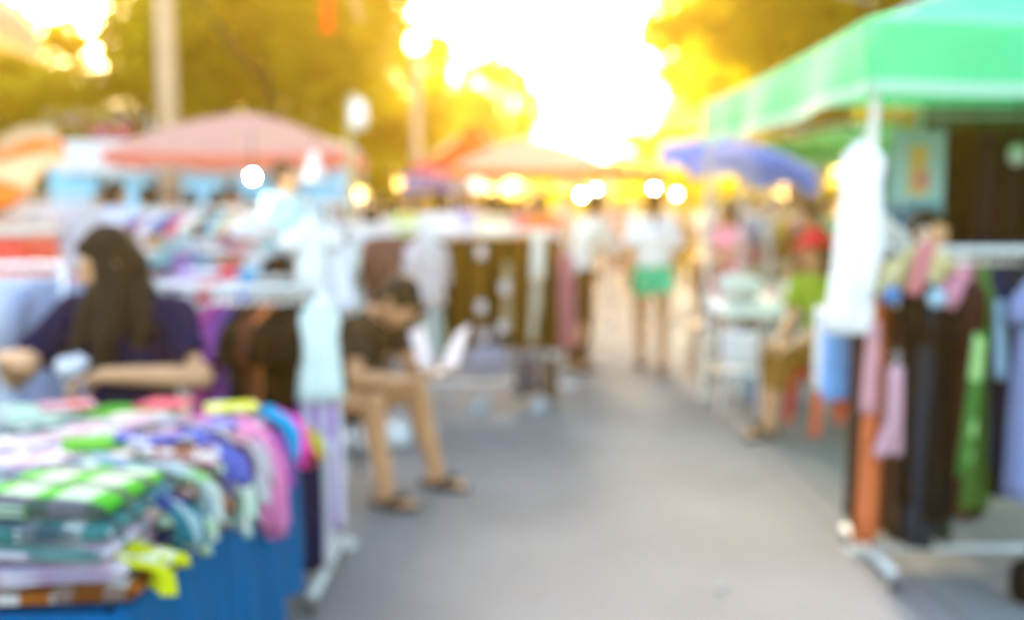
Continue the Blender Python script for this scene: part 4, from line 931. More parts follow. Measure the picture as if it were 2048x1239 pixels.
def handbag(px, py, y, w, h, t, hx, label, cat='bag'):
    p = W(px, py, y); o = root('handbag', (p.x, y, max(0.0, p.z - h/2)), .2, label, cat, 'bags hanging or standing at the racks')
    mb = MB(); mb.ell((0,0,h*.48), (w/2, t/2, h*.5), n=20, m=14)
    for j, q in enumerate(mb.v): mb.v[j] = V((math.copysign(abs(q.x/(w/2))**.8, q.x)*w/2, q.y, q.z)) + V((0,0,0))
    mb.build('bag_body', cloth(hx), o); MB().tube([(-w*.3,0,h*.8), (-w*.22,0,h*1.25), (0,0,h*1.4), (w*.22,0,h*1.25), (w*.3,0,h*.8)], .009, 8).build('handle', cloth(hx), o); MB().tube([(-w*.36,-t*.36,h*.62), (w*.36,-t*.36,h*.62)], .005, 6).build('zip', CHROME, o)
    return o
handbag(975, 722, DY - .38, .30, .25, .16, '#b4b0c4', 'round lavender grey bag hanging low in front of the dark trousers')
garment('trousers', 'grey blue trousers slung over the low rail of the mid-street rack', 'trousers', (X(1052, DY-.28, .4), DY - .30, .42), .9, .30, .20, .15, .10, .12, cloth('#6c6470'), 33, 'trousers')
garment('trousers', 'taupe grey trousers slung at the right end of the low rail', 'trousers', (X(1100, DY-.22, .4), DY - .24, .40), -.8, .28, .14, .10, .08, .10, cloth('#7c6a58'), 34, 'trousers')
for i, (px, lb) in enumerate([(965, 'pale sneaker under the lavender grey bag'), (1082, 'pale blue sneaker at the right foot of the mid-street rack')]):
    mb = g_shoes({'aL': V((0,0,.085)), 'fL': V((-.3,-1,0))}, 'L', False); tag(mb.build('sneaker', cloth('#c4d4e0'), loc=(X(px, DY-.4, .1), DY - .38, 0.0)), lb, 'shoe', 'sneakers at the brown rack')

# ================================================================== GOODS BEHIND THE WOMAN
def table(name, x0, x1, y0, y1, z, label, topm, legm, group=None, cloth_drop=0.0, clothm=None):
    o = root('table', ((x0+x1)/2, (y0+y1)/2, 0), 0, label, 'table', group); w, d = x1-x0, y1-y0
    MB().rbox((0,0,z-.02), (w,d,.035), .008).build('table_top', topm, o)
    for sx in (-1, 1):
        for sy in (-1, 1): MB().tube([(sx*(w/2-.05), sy*(d/2-.05), 0), (sx*(w/2-.05), sy*(d/2-.05), z-.03)], .017, 8).build('leg', legm, o)
    if cloth_drop:
        n = 120; rows_ = []
        for zz, of, am in ((.005,-.01,0), (.003,.012,0), (-.06,.02,.4), (-cloth_drop*.6,.028,1), (-cloth_drop,.034,1.4)):
            r = []
            for k in range(n):
                a = 4*k/n; i = int(a); t = a-i; c = [(-w/2,-d/2), (w/2,-d/2), (w/2,d/2), (-w/2,d/2)]; p = V(c[i]+(0,)).lerp(V(c[(i+1)%4]+(0,)), t); r.append(p*(1 + (of + .012*am*math.sin((p.x+p.y)*26))/(max(w,d)/2)) + V((0,0,z+zz)))
            rows_.append(r)
        mb = MB(); mb.add([p for r in rows_ for p in r], [(i*n+k, (i+1)*n+k, (i+1)*n+(k+1)%n, i*n+(k+1)%n) for i in range(4) for k in range(n)] + [tuple(range(n))])
        c = mb.build('tablecloth', clothm); c.location = o.location; tag(c, label.replace('table', 'tablecloth', 1), 'tablecloth')
    return o
def shirtlet(px, py, y, hx, label, w=.26, d=.22, h=.06, cat='shirt', group=None, rz=0.0, seed=0, mat=None):
    p = W(px, py, y); return folded('folded_shirt' if cat == 'shirt' else 'folded_towel', label, cat, (p.x, y, p.z - h/2), rz, w, d, h, mat or cloth(hx), seed, group)
# low shelf with folded clothes, behind the steel rack
sy = 4.75; sz = 1.05
o = root('display_shelf', (X(450, sy, 1), sy, 0), 0, 'chest-high display shelf of folded shirts behind the long-haired woman', 'shelf'); sw = X(612, sy, 1) - X(318, sy, 1)
MB().rbox((0,0,sz-.02), (sw,.55,.035), .006).build('shelf_board', plain('pale_board', (.42,.40,.33), .6), o); MB().rbox((0,0,.5), (sw,.5,.03), .006).build('shelf_board', plain('pale_board', (.42,.40,.33), .6), o)
for sx in (-1, 1):
    for q in (-1, 1): MB().tube([(sx*(sw/2-.03), q*.24, 0), (sx*(sw/2-.03), q*.24, sz-.03)], .017, 8).build('leg', STEEL, o)
for r_, (dy, zz, lst) in enumerate([(-.13, 0, ['#c088d8', '#f4f0fa', '#ff1450', '#f2f4fa', '#2f8cff', '#dfe4e8', '#d8dcd8']), (.13, .0, ['#d8c0f0', '#f2eef8', '#ff4868', '#70d0f4', '#e8f0f4', '#2a1a14'])]):
    words = [['lilac', 'white', 'crimson', 'pearl white', 'bright blue', 'pale grey', 'ash grey'], ['pale violet', 'milk white', 'salmon pink', 'aqua', 'frost white', 'black']][r_]
    for i, hx in enumerate(lst):
        x = X(335, sy, 1) + .03 + i*(sw - .08)/len(lst) + .04
        for lv in range(2 + r_):
            folded('folded_shirt', '%s folded shirt on the %s of the chest-high shelf%s' % (words[i], ['front', 'back'][r_], [', lower', ', upper', ', topmost'][lv]), 'shirt', (x, sy + dy, sz + lv*.042), .1*math.sin(i*3 + lv), .10 + .02*(i % 2), .22, .043,
                   cloth(hx) if lv != 1 or r_ == 1 else cloth(['#e0d0f4', '#e8e8f4', '#f05070', '#dfe8f0', '#3c78c8', '#cfd8e0', '#c8ccd0'][i]), i*7 + lv + 30*r_, 'folded shirts on the chest-high shelf')
# black cap with white lettering band, resting on the shelf
def cap(p, rz, mat, label, band=None, k=1.0, cat='cap'):
    o = root('cap', p, rz, label, cat); mb = MB(); prof = [(.095*math.cos(a)*k, .115*math.sin(a)*k) for a in [0, .2, .45, .7, .95, 1.2, 1.4, PI/2-.01]]
    mb.lathe(prof, 24).build('crown', mat, o)
    MB().sheet(lambda u, v: ((.092 + 0*v)*math.sin((u-.5)*2.2)*k*(1 + .25*v), -(.092*math.cos((u-.5)*2.2) + .075*v*math.cos((u-.5)*1.9))*k, (.008 - .012*v)*k), 12, 5, .004).build('visor', mat, o)
    MB().ell((0,0,.117*k), (.01,.01,.006)).build('button', mat, o)
    if band: MB().lathe([(.0965*k,.012), (.0965*k,.045*k)], 24).build('band', band, o)
    return o
cp = W(553, 560, 4.45); cap((cp.x, 4.50, sz + .088), .2, cloth('#20140c'), 'black cap with a white band on the shelf, right of the shirts', cloth('#e8e8e8'), 1.05)
cap((X(606, 4.6, 1), 4.62, sz + .09), -.4, cloth('#b03040'), 'dark red cap at the right end of the shelf', cloth('#e0a8a8'), .75)
# two tables farther back with mixed goods
table('t', X(250, 7.2, 1), X(612, 7.2, 1), 6.9, 7.8, .98, 'long table of mixed goods behind the chest-high shelf', WOOD, STEEL, None, .55, cloth('#c8d8e8'))
GOODS = ['#e8e8f4', '#8a3f6a', '#b080d0', '#f0d080', '#7cc8dc', '#f4f4f8', '#60a0c8', '#c86a4a', '#a8d8e0', '#5a5a68', '#d8e888', '#eab0b8', '#30609c', '#eef0f0', '#d8a050', '#b8c8d8', '#f0f0e8', '#98588c', '#d8ece8', '#8098a8']
GW = ['pearl', 'plum', 'violet', 'straw yellow', 'sky blue', 'snow white', 'steel blue', 'rust', 'pale aqua', 'slate', 'lime', 'rose', 'deep blue', 'milky', 'ochre', 'grey blue', 'cream', 'mulberry', 'mint white', 'smoky blue']
RG = random.Random(9)
for r_ in range(3):
    for i in range(7):
        k = (r_*7 + i) % 20; x = X(285, 7.2, 1) + i*(X(600, 7.2, 1) - X(285, 7.2, 1))/6.6 + RG.uniform(-.02, .02); y = 7.02 + r_*.28; zb = .985
        n_ = 2 + (r_ > 0) + (r_ > 1)
        if (i + r_) % 3 == 2:
            o = root('paper_bag', (x, y, zb), RG.uniform(-.4, .4), '%s shopping bag in the %s row of the long goods table' % (GW[k], ['front', 'middle', 'back'][r_]), 'bag', 'goods on the long table')
            h_ = .16 + .05*r_; mb = MB(); mb.sheet(lambda u, v: (.075*math.copysign(min(1, abs(math.cos(2*PI*u))*1.6), math.cos(2*PI*u)), .04*math.copysign(min(1, abs(math.sin(2*PI*u))*1.6), math.sin(2*PI*u)), v*h_), 24, 4); mb.box((0,0,.003), (.148,.078,.004)); mb.build('bag_body', cloth(GOODS[k]), o)
            for s in (1, -1): MB().tube([(-.03, s*.038, h_), (-.03, s*.034, h_+.06), (.03, s*.034, h_+.06), (.03, s*.038, h_)], .003, 6).build('handle', WHITEPL, o)
        else:
            for lv in range(n_): folded('folded_shirt', '%s folded %s in the %s row of the long goods table, %s' % (GW[(k + lv*3) % 20], ['shirt', 'towel'][i % 2], ['front', 'middle', 'back'][r_], ['lowest', 'above it', 'third up', 'on top'][lv]), ['shirt', 'towel'][i % 2], (x, y, zb + lv*.06), RG.uniform(-.2, .2), .19, .24, .06, cloth(GOODS[(k + lv*3) % 20]), r_*40 + i*4 + lv, 'goods on the long table')

# ================================================================== LEFT EDGE
rk = rack((X(-160, 4.45, 1), 4.45, 0), 0, X(125, 4.45, 1) - X(-160, 4.45, 1), 1.22, 'chrome clothes rack of white tops cut off by the left edge', .45, .14, mat=CHROME)
for i, (px, hx, w_) in enumerate([(-15, '#eef0fa', 'white'), (8, '#e0dcf4', 'pale lilac'), (30, '#f4f2f8', 'pearl white'), (52, '#d4dcf0', 'ice blue'), (74, '#e8ecf4', 'frost white'), (94, '#c4cce4', 'grey blue'), (112, '#aab4d4', 'dusty blue')]):
    garment('blouse', '%s blouse on the chrome rack at the left edge' % w_, 'blouse', (X(px, 4.45, 1), 4.45, 1.22), math.radians(62 - i*2), .66, .34, .38, .07, .09, cloth(hx), 140 + i, 'top', 'pale blouses on the chrome rack', sl=.24, hangm=WHITEPL)
def cooler():
    x1 = X(46, 6.05, 1.2); o = root('drinks_cooler', (x1 - .30, 6.3, 0), 0, 'bright red upright cooler box at the far left', 'cooler'); rd = plain('red_plastic', C('#e83418', .9), .4)
    MB().rbox((0,0,.69), (.60,.5,1.20), .03).build('cabinet', rd, o); MB().rbox((0,0,1.315), (.62,.52,.05), .02).build('lid', plain('pale_lid', (.6,.55,.5), .5), o); MB().tube([(-.1,-.27,1.1), (.1,-.27,1.1)], .012, 8).build('handle', CHROME, o)
    for s in (-1, 1): MB().tube([(s*.22,-.2,.05), (s*.22+.03,-.2,.05)], .05, 16).build('wheel', BLACKPL, o); MB().tube([(s*.22,.2,.05), (s*.22+.03,.2,.05)], .05, 16).build('wheel', BLACKPL, o)
    MB().box((0,0,.10), (.5,.44,.03)).build('underframe', DARKMETAL, o, False)
cooler()
rack((X(48, 7.8, 1), 7.8, 0), 0, .52, 1.55, 'tall clothes rack of white shirts left of the woman, farther back', .4, .14)
for i, (px, hx, w_) in enumerate([(62, '#f2ecf0', 'creamy white'), (88, '#f6f6fa', 'clean white'), (112, '#e4e6f2', 'cool white'), (138, '#f0f0f8', 'milky white'), (160, '#dcd8e4', 'greyish white')]):
    garment('shirt', '%s long shirt on the tall rack behind the red cooler' % w_, 'shirt', (X(px, 7.8, 1.3), 7.8, 1.55), math.radians(48 + i*5), .60, .38, .40, .08, .10, cloth(hx, .8), 160 + i, 'top', 'white shirts on the tall rack', sl=.22)

# ================================================================== RIGHT STALL UNDER THE GREEN CANOPY
EY = 4.0; EX0 = X(1744, EY, .6)
rack((EX0, EY, 0), 0, 1.50, 1.31, 'long clothes rack with white rails under the green canopy', .54, .075, .017)
RGt = [(1718, '#4a3028', 'dark brown narrow trousers at the very left end of the right-hand rack', 'trousers', 1.12, .20, .10, .05, .05, 78), (1752, '#e07848', 'coral orange long trousers, left end of the right-hand rack', 'trousers', 1.17, .24, .13, .085, .085, 55), (1790, '#5c4030', 'brown long trousers just right of the coral ones', 'trousers', 1.14, .20, .10, .05, .05, 74),
       (1812, '#1c1414', 'blackish maroon dress left of the charcoal one', 'dress', 1.0, .34, .34, .07, .09, 74), (1843, '#2c3846', 'long charcoal blue dress, widest dark piece on the right-hand rack', 'dress', 1.18, .36, .40, .11, .15, 62), (1876, '#141416', 'plain black dress right of the charcoal blue one', 'dress', 1.06, .34, .38, .09, .12, 70),
       (1898, '#2e4a3c', 'dark bottle green dress with a trailing hem', 'dress', 1.18, .28, .24, .06, .06, 74), (1918, '#4a2420', 'dark maroon dress on the right-hand rack', 'dress', 1.05, .34, .34, .07, .09, 74), (1938, '#7a5c48', 'taupe brown dress between the maroon and the green ones', 'dress', 1.08, .30, .28, .06, .06, 70),
       (1958, '#557f38', 'leaf green dress on the right-hand rack', 'dress', 1.02, .34, .36, .09, .12, 60), (1984, '#10204a', 'navy dress with a pale blue sash on the right-hand rack', 'dress', .86, .34, .36, .09, .12, 64), (2004, '#142838', 'petrol blue dress, second from right in view', 'dress', .90, .34, .36, .08, .12, 72), (2030, '#10181c', 'black green dress at the right border, behind the lilac one', 'dress', .94, .34, .40, .08, .12, 66)]
for i, (px, hx, lb, kd, L, w0, w1, t0, t1, rz) in enumerate(RGt):
    garment(kd, lb, kd, (X(px, EY, .8), EY, 1.31), math.radians(rz), L, w0, w1, t0, t1, cloth(hx, .8 if i == 1 else None), 200 + i, kd, 'clothes on the right-hand rack', sl=.2 if kd == 'dress' else 0)
for i, (px, hx, lb, L, rz) in enumerate([(1826, '#101018', 'slim black dress squeezed between the maroon and the charcoal ones', 1.10, 80), (1862, '#1e2c44', 'slim midnight blue dress right beside the charcoal one', 1.12, 76), (1888, '#3a1820', 'slim wine dark dress beside the plain black one', .98, 82), (1908, '#183428', 'slim dark green dress before the maroon one', 1.0, 68),
        (1928, '#402c3c', 'slim plum dress squeezed before the taupe one', .92, 80), (1949, '#20180c', 'slim black brown dress before the leaf green one', 1.06, 76), (1972, '#24487c', 'slim mid blue dress before the navy one', .84, 80), (1994, '#101420', 'slim ink dark dress between the navy and petrol ones', .98, 70), (2018, '#2a2038', 'slim dark violet dress before the last one in view', .95, 78)]):
    garment('dress', lb, 'dress', (X(px, EY+.03, .8), EY + .03, 1.31), math.radians(rz), L, .33, .36, .05, .07, cloth(hx), 500 + i, 'dress', 'clothes on the right-hand rack', sl=.2)
for i, (dx, hx, lb) in enumerate([(1.02, '#1c1c28', 'ink black dress beyond the lilac one on the right-hand rack'), (1.10, '#6c2434', 'wine red dress near the far end of the right-hand rack'), (1.17, '#202c20', 'forest dark dress near the far end of the right-hand rack'), (1.25, '#c8b898', 'oatmeal dress near the far end of the right-hand rack'), (1.34, '#24305c', 'royal dark blue dress near the far end of the right-hand rack'), (1.42, '#382418', 'chocolate dress last on the right-hand rack')]):
    garment('dress', lb, 'dress', (EX0 + dx, EY, 1.31), math.radians(68 + i*3), .98, .33, .36, .06, .09, cloth(hx), 540 + i, 'dress', 'clothes on the right-hand rack', sl=.2)
garment('dress', 'lilac blue dress hanging nearest at the right border', 'dress', (X(2062, 3.72, .9), 3.72, 1.30), math.radians(50), .92, .18, .22, .09, .13, cloth('#98a4d4'), 240, 'dress', sl=.1)
garment('trousers', 'pale pink trousers folded short on the left part of the right-hand rack', 'trousers', (X(1784, EY-.16, .7), EY-.18, .92), .3, .40, .055, .045, .05, .05, cloth('#ecb8c4'), 241, 'trousers', amp=.1)
garment('blouse', 'cream yellow blouse draped over the top of the right-hand rack', 'blouse', (X(1842, EY-.12, 1.2), EY-.12, 1.40), .15, .30, .22, .24, .07, .09, cloth('#ecdca0'), 242, 'top', sl=.12)
garment('scarf', 'rose scarf hung over the rail left of the cream blouse centre', 'scarf', (X(1848, EY-.2, 1.2), EY-.22, 1.34), .1, .20, .07, .06, .04, .04, cloth('#e89090'), 243, 'scarf')
garment('blouse', 'rose pink blouse on the rail above the maroon dress', 'blouse', (X(1922, EY-.14, 1.2), EY-.14, 1.32), .5, .32, .12, .13, .06, .07, cloth('#e89cac'), 244, 'top', sl=.08)
garment('scarf', 'green scarf with a pale end hanging in front of the leaf green dress', 'scarf', (X(1950, EY-.2, .9), EY-.24, 1.0), .3, .56, .06, .05, .035, .03, spotted('#4f8a3a', '#b8e890', 8, .4), 245, 'scarf')
garment('scarf', 'pale blue sash slanting across the navy dress', 'scarf', (X(1990, EY-.22, 1), EY-.25, 1.12), .5, .30, .05, .06, .03, .03, cloth('#a8cce4'), 246, 'scarf')
for i, (px, py, hx, lb) in enumerate([(1781, 590, '#4f8cd0', 'round blue size tag between the coral and black pieces'), (1872, 596, '#b8dcf0', 'round pale blue size tag above the black dress')]):
    p = W(px, py, EY - .27); tag(MB().tube([(0,.0,0), (0,.006,0)], .036, 20).tube([(0,.003,.035), (0,.06,.08)], .002, 5).build('size_tag', plain('tagcol%d' % i, C(hx), .5), loc=(p.x, EY-.28, p.z)), lb, 'tag', 'round size tags')
# hanging on the near canopy leg
wx = X(1714, 3.96, 1.3)
garment('dress', 'long white dress hanging from the near leg of the green canopy', 'dress', (wx, 3.93, 1.79), math.radians(8), .80, .16, .22, .11, .13, cloth('#f4f1ee', .95), 250, 'dress', sl=0, amp=.12)
garment('blouse', 'pale grey lace blouse tucked behind the long white dress', 'blouse', (X(1752, 4.05, 1.3), 4.06, 1.52), .2, .44, .18, .22, .06, .07, spotted('#e4e4da', '#c0beb0', 26, .3), 251, 'top', sl=.14)
garment('shorts', 'light blue shorts hanging below the white dress', 'shorts', (X(1670, 4.15, .8), 4.12, 1.10), .2, .42, .125, .15, .06, .08, cloth('#7fb2ee', .85), 252, 'skirt', sl=0, amp=.1)
garment('scarf', 'white scarf slanting down left of the light blue shorts', 'scarf', (X(1648, 4.2, .9), 4.2, 1.05), .3, .36, .09, .05, .04, .04, cloth('#f2f0ec', .9), 253, 'scarf')
garment('scarf', 'pink chiffon scarf right of the light blue shorts', 'scarf', (X(1722, 4.0, .8), 3.88, 1.02), .3, .36, .05, .06, .04, .05, canvas('#e8b0b8', '#f0b8c0', .3), 254, 'scarf')
# back of the stall: dark coats and a poster
BX0 = X(1840, 5.6, 1.6); rack((BX0, 5.65, 0), 0, 1.75, 1.98, 'tall rack of dark coats at the back of the green canopy stall', .5, .5)
for i in range(11):
    hx = ['#2c1c18', '#0c0a0c', '#2a2038', '#101828', '#1c1c18'][i % 5]
    garment('coat', 'dark coat on the tall back rack, %s from left' % ['first', 'second', 'third', 'fourth', 'fifth', 'sixth', 'seventh', 'eighth', 'ninth', 'tenth', 'eleventh'][i], 'coat', (X(1888, 5.65, 1.6) + i*.125, 5.65, 1.98), math.radians(50 + (i*29 % 25)), 1.05, .42, .46, .11, .15, cloth(hx), 270 + i, 'coat', 'dark coats on the tall back rack', sl=.5, hangm=BLACKPL)
pst = W(1836, 330, 5.3); pw, phh = .28, .46
o = root('poster', (pst.x, 5.3, 1.42), 0, 'pale blue poster with a yellow and pink figure hanging in the green stall', 'poster')
MB().box((0,0,phh/2), (pw, .008, phh)).build('board', plain('poster_blue', C('#a8d4dc'), .6), o, False)
MB().tube([(0,-.004,.33), (0,-.008,.33)], .055, 24).box((.0,-.006,.20), (.10,.004,.16)).build('print', plain('poster_yellow', C('#f0c060'), .6), o, False)
MB().tube([(.02,-.0085,.20), (.02,-.0105,.20)], .05, 24).build('print', plain('poster_pink', C('#e89088'), .6), o, False); MB().box((0,-.006,.05), (.26,.004,.07)).build('print', plain('poster_band', C('#5a9ab8'), .6), o, False)
for s in (-1, 1): MB().tube([(s*.12,0,phh), (s*.12,0,phh+.25)], .0025, 6).build('string', WHITEPL, o)
garment('jeans', 'steel blue jeans hanging just under the poster', 'jeans', (X(1800, 5.25, 1.4), 5.25, 1.52), .2, .62, .24, .14, .09, .09, cloth('#4a7a9c'), 290, 'trousers', sl=0)
garment('shirt', 'aqua white shirt hanging left of the poster', 'shirt', (X(1800, 5.5, 1.4), 5.5, 1.86), .1, .42, .26, .28, .07, .08, cloth('#b4dcdc'), 291, 'top', sl=.16)
o = root('light_bulb', W(2034, 310, 5.2), 0, 'unlit greenish glass bulb hanging among the dark coats at right', 'light bulb')
MB().ell((0,0,0), (.045,.045,.055)).build('bulb', plain('glass_shade', (.45,.55,.48), .2), o); MB().tube([(0,0,.05), (0,0,.4)], .005, 6).build('cord', BLACKPL, o)
bg = G(2046, 1205); o = root('shoulder_bag', (bg.x + .06, bg.y, 0), .3, 'black bag standing on the pavement in the lower right corner', 'bag')
mb = MB(); mb.rbox((0,0,.09), (.24,.12,.17), .05); mb.build('bag_body', cloth('#101014'), o); MB().tube([(-.08,0,.16), (-.05,0,.23), (.05,0,.23), (.08,0,.16)], .008, 8).build('handle', BLACKPL, o)

# ================================================================== RIGHT MIDDLE: SEATED SELLER, STOOL, TABLES
def seller():
    loc = V((1.94, 6.42, 0))
    J = stand(pel=(.13,.10,.54), chest=(.10,.06,.83), neck=(.06,.03,1.02), head=(.02,-.0,1.165), face=(-.85,-.45,-.15), hup=(-.12,-.05,1),
        sR=(-.03,.17,.965), eR=(-.10,.10,.72), wR=(-.20,-.05,.62), sL=(.13,-.12,.965), eL=(.06,-.20,.74), wL=(-.14,-.20,.62),
        hR=(.09,.17,.51), kR=(-.25,.0,.52), aR=(-.27,-.02,.085), hL=(.12,-.0,.51), kL=(-.20,-.14,.53), aL=(-.30,-.16,.085))
    J['fR'] = J['fL'] = V((-.8,-.4,0)); J['hdL'] = J['hdR'] = V((-.8,0,-.3)); J['hnL'] = J['hnR'] = V((0,0,-1))
    body, H = figure_body(J, .009, False); b = link('person', body); b.location = loc; tag(b, 'seller in lime green top, tan trousers and red cap seated on the orange stool', 'person')
    t = g_top(J, .010, .62, .018, .3); t.materials.clear(); t.materials.append(cloth('#a8c840')); link('shirt', t, b); s = g_bottom(J, .010, 'capri'); s.materials.clear(); s.materials.append(cloth('#b08038')); link('trousers', s, b)
    hr = g_hair(J, H, .009, 'long'); hr.materials.clear(); hr.materials.append(HAIRBROWN); link('hair', hr, b)
    for S in 'LR': g_shoes(J, S, True).build('sandal', RUBBER, b)
    cap(loc + J['head'] + V((.01,.01,.055)), math.radians(-62), cloth('#f03040', .9), 'red cap on the head of the seller in lime green', None, 1.12)
    st = root('stool', loc + V((.15,.08,0)), .2, 'orange plastic stool with splayed legs under the seller in lime green', 'stool'); om = plain('orange_plastic', C('#ee5a18', .85), .4)
    MB().rbox((0,0,.44), (.32,.32,.035), .012).build('seat', om, st)
    for sx in (-1, 1):
        for sy in (-1, 1): MB().add([(sx*.14+dx*.035*k, sy*.14+dy*.02*k, z) for k, z in ((1,.42),) for dx, dy in ((-1,-1),(1,-1),(1,1),(-1,1))] + [(sx*.19+dx*.022, sy*.19+dy*.016, 0) for dx, dy in ((-1,-1),(1,-1),(1,1),(-1,1))], [(0,1,2,3), (4,7,6,5), (0,4,5,1), (1,5,6,2), (2,6,7,3), (3,7,4,0)]).build('leg', om, st, False)
    for a in range(4): MB().box((0,0,0), (.27,.012,.07), R=Matrix.Rotation(a*PI/2, 3, 'Z')).build('apron', om, st, False, loc=(.150*math.sin(a*PI/2), -.150*math.cos(a*PI/2), .38))
    o2 = copy_tree(st); o2.location = loc + V((.52,.12,0)); o2['label'] = 'second orange plastic stool, half hidden behind the coral trousers'
    tag(st, group='orange plastic stools'); tag(o2, group='orange plastic stools')
seller()
def goods_table(x0, x1, y0, y1, z, label, lst, seedv, where, clothm):
    table('t', x0, x1, y0, y1, z, label, WHITEPL, CHROME, None, .10, clothm); R = random.Random(seedv); n = len(lst)
    for i, (w_, hx) in enumerate(lst):
        cols = max(2, int((x1-x0)/.22)); c = i % cols; r_ = i // cols; x = x0 + .13 + c*(x1-x0-.2)/max(1, cols-1); y = y0 + .14 + (r_ % 3)*.24; lv = r_//3
        folded('folded_shirt', '%s folded shirt %s' % (w_, where), 'shirt', (x, y, z + .008 + lv*.065), R.uniform(-.3, .3), .19, .21, .065, cloth(hx), seedv + i, 'goods ' + where)
goods_table(X(1452, 7.4, .8), X(1610, 7.4, .8), 7.3, 8.1, .76, 'small white-clothed table with pale clothes left of the seated seller', [('white', '#f4f2f0'), ('cream', '#ece4c8'), ('periwinkle', '#a0a8dc'), ('pearl grey', '#d8d8d8'), ('lavender blue', '#8c94cc'), ('rosy', '#f0b0b0'), ('mint', '#c8e4d4'), ('snowy', '#f8f8f8'), ('salmon', '#e89080'), ('pale sage', '#c0ccb0')], 300, 'on the small white-clothed table', cloth('#f2f0ea', .9))
goods_table(X(1500, 9.2, .9), X(1640, 9.2, .9), 9.2, 10.0, .95, 'farther table with coloured clothes behind the small white-clothed one', [('pink', '#f08ca8'), ('ivory', '#f0e8d0'), ('sky', '#a0c8e8'), ('wine', '#8c3040'), ('white', '#f0f0f0'), ('tan', '#b08858'), ('peach', '#f0b890'), ('blush', '#f0c8cc')], 330, 'on the farther table at right', cloth('#d8c8a0'))
goods_table(X(1398, 12, .9), X(1500, 12, .9), 11.6, 12.4, .9, 'low stall table beside the walkway under the blue parasol', [('olive', '#98984c'), ('orange', '#e89048'), ('white', '#f4f0e4'), ('brown', '#8c5c34'), ('yellow', '#ecd040')], 350, 'on the low table under the blue parasol', cloth('#c89c58'))
# the bundle with a pink edge hanging off the white table
def bundle():
    p = W(1468, 560, 7.15); mb = MB(); mb.ell((0,0,0), (.13,.12,.10), n=24, m=16); mb.ell((.13,.02,.0), (.12,.11,.09), n=24, m=16)
    for i, q in enumerate(mb.v): mb.v[i] = q*(1 + .15*noise.noise(q*14))
    o = mb.build('laundry_bundle', cloth('#f6f2ea', .9), loc=(p.x + .04, 7.42, .87)); tag(o, 'white and pink bundle heaped on the left end of the white-clothed table', 'bundle'); MB().tube([(-.12,-.10,-.06), (-.15,-.04,.03), (-.12,.0,.10), (-.03,.03,.12)], [.02,.03,.03,.02], 10).build('trim', cloth('#f08c94'), o)
bundle()
def chair(loc, rz, mat, label, group='chairs by the tables', k=1.0):
    o = root('chair', loc, rz, label, 'chair', group, k)
    MB().rbox((0,0,.44), (.40,.40,.03), .012).build('seat', mat, o); mb = MB()
    mb.sheet(lambda u, v: (.38*(u-.5), .19 + .03*v + .03*(1 - (2*u-1)**2), .50 + .36*v), 8, 6, .012); mb.build('backrest', mat, o)
    for sx in (-1, 1):
        MB().tube([(sx*.18, .18, .43), (sx*.17, .20, .88)], .013, 8).build('back_post', mat, o)
        for sy in (-1, 1): MB().tube([(sx*.17, sy*.17, .43), (sx*.20, sy*.20, 0)], .016, 8).build('leg', mat, o)
    return o
BRN = plain('brown_wood', (.26,.12,.04), .5, 0, .25, 10)
chair((X(1432, 8.6, .6), 8.6, 0), -.3, BRN, 'brown wooden chair beside the walkway, left of the white-clothed table'); chair((X(1440, 10.6, .6), 10.6, 0), .4, BRN, 'second brown wooden chair, a little farther up the walkway')
chair((X(1490, 7.05, .4), 7.0, 0), 2.6, WHITEPL, 'white plastic child chair in front of the white-clothed table', k=.72)
def crate(loc, rz, mat, label, w=.34, d=.26, h=.22):
    o = root('crate', loc, rz, label, 'crate', 'crates under the white-clothed table'); mb = MB()
    mb.box((0,0,.008), (w,d,.012))
    for z in (.05, h*.5, h-.025):
        mb.box((0,-d/2,z), (w,.008,.035)); mb.box((0,d/2,z), (w,.008,.035)); mb.box((-w/2,0,z), (.008,d-.01,.035)); mb.box((w/2,0,z), (.008,d-.01,.035))
    mb.build('basket', mat, o, False)
    for sx in (-1, 1):
        for sy in (-1, 1): MB().box((sx*(w/2+.003), sy*(d/2+.003), h/2), (.02,.02,h)).build('corner_post', mat, o, False)
crate((X(1545, 7.5, .4), 7.45, 0), .1, plain('sky_plastic', C('#7cc4e0'), .4), 'sky blue crate under the white-clothed table, on the right', h=.30); crate((X(1548, 7.2, .2), 7.15, 0), -.1, plain('violet_plastic', C('#7a5cc0'), .4), 'violet crate standing in front of the sky blue crate', h=.16, w=.26)
crate((X(1520, 7.7, .2), 7.85, 0), .0, WHITEPL, 'white crate at the back under the white-clothed table', h=.28)

# ================================================================== PEOPLE IN THE STREET
STAND = stand()
WALK = stand(kL=(.10,-.17,.50), aL=(.09,-.16,.10), kR=(-.09,.02,.49), aR=(-.08,.22,.13), eL=(.22,.10,1.10), wL=(.22,.08,.86), eR=(-.22,-.03,1.09), wR=(-.20,-.19,.90))
REACH = stand(chest=(0,-.06,1.20), neck=(0,-.12,1.365), head=(0,-.18,1.49), face=(0,-1,-.45), hup=(0,-.35,1), sL=(.165,-.10,1.32), sR=(-.165,-.10,1.32), eL=(.20,-.25,1.10), wL=(.11,-.44,1.02), eR=(-.20,-.25,1.10), wR=(-.11,-.44,1.02))
CARRY = stand(eL=(.21,.02,1.09), wL=(.10,-.19,1.05), eR=(-.21,.02,1.09), wR=(-.10,-.19,1.05), face=(.5,-1,-.1))
PO = {'s': STAND, 'w': WALK, 'r': REACH, 'c': CARRY}
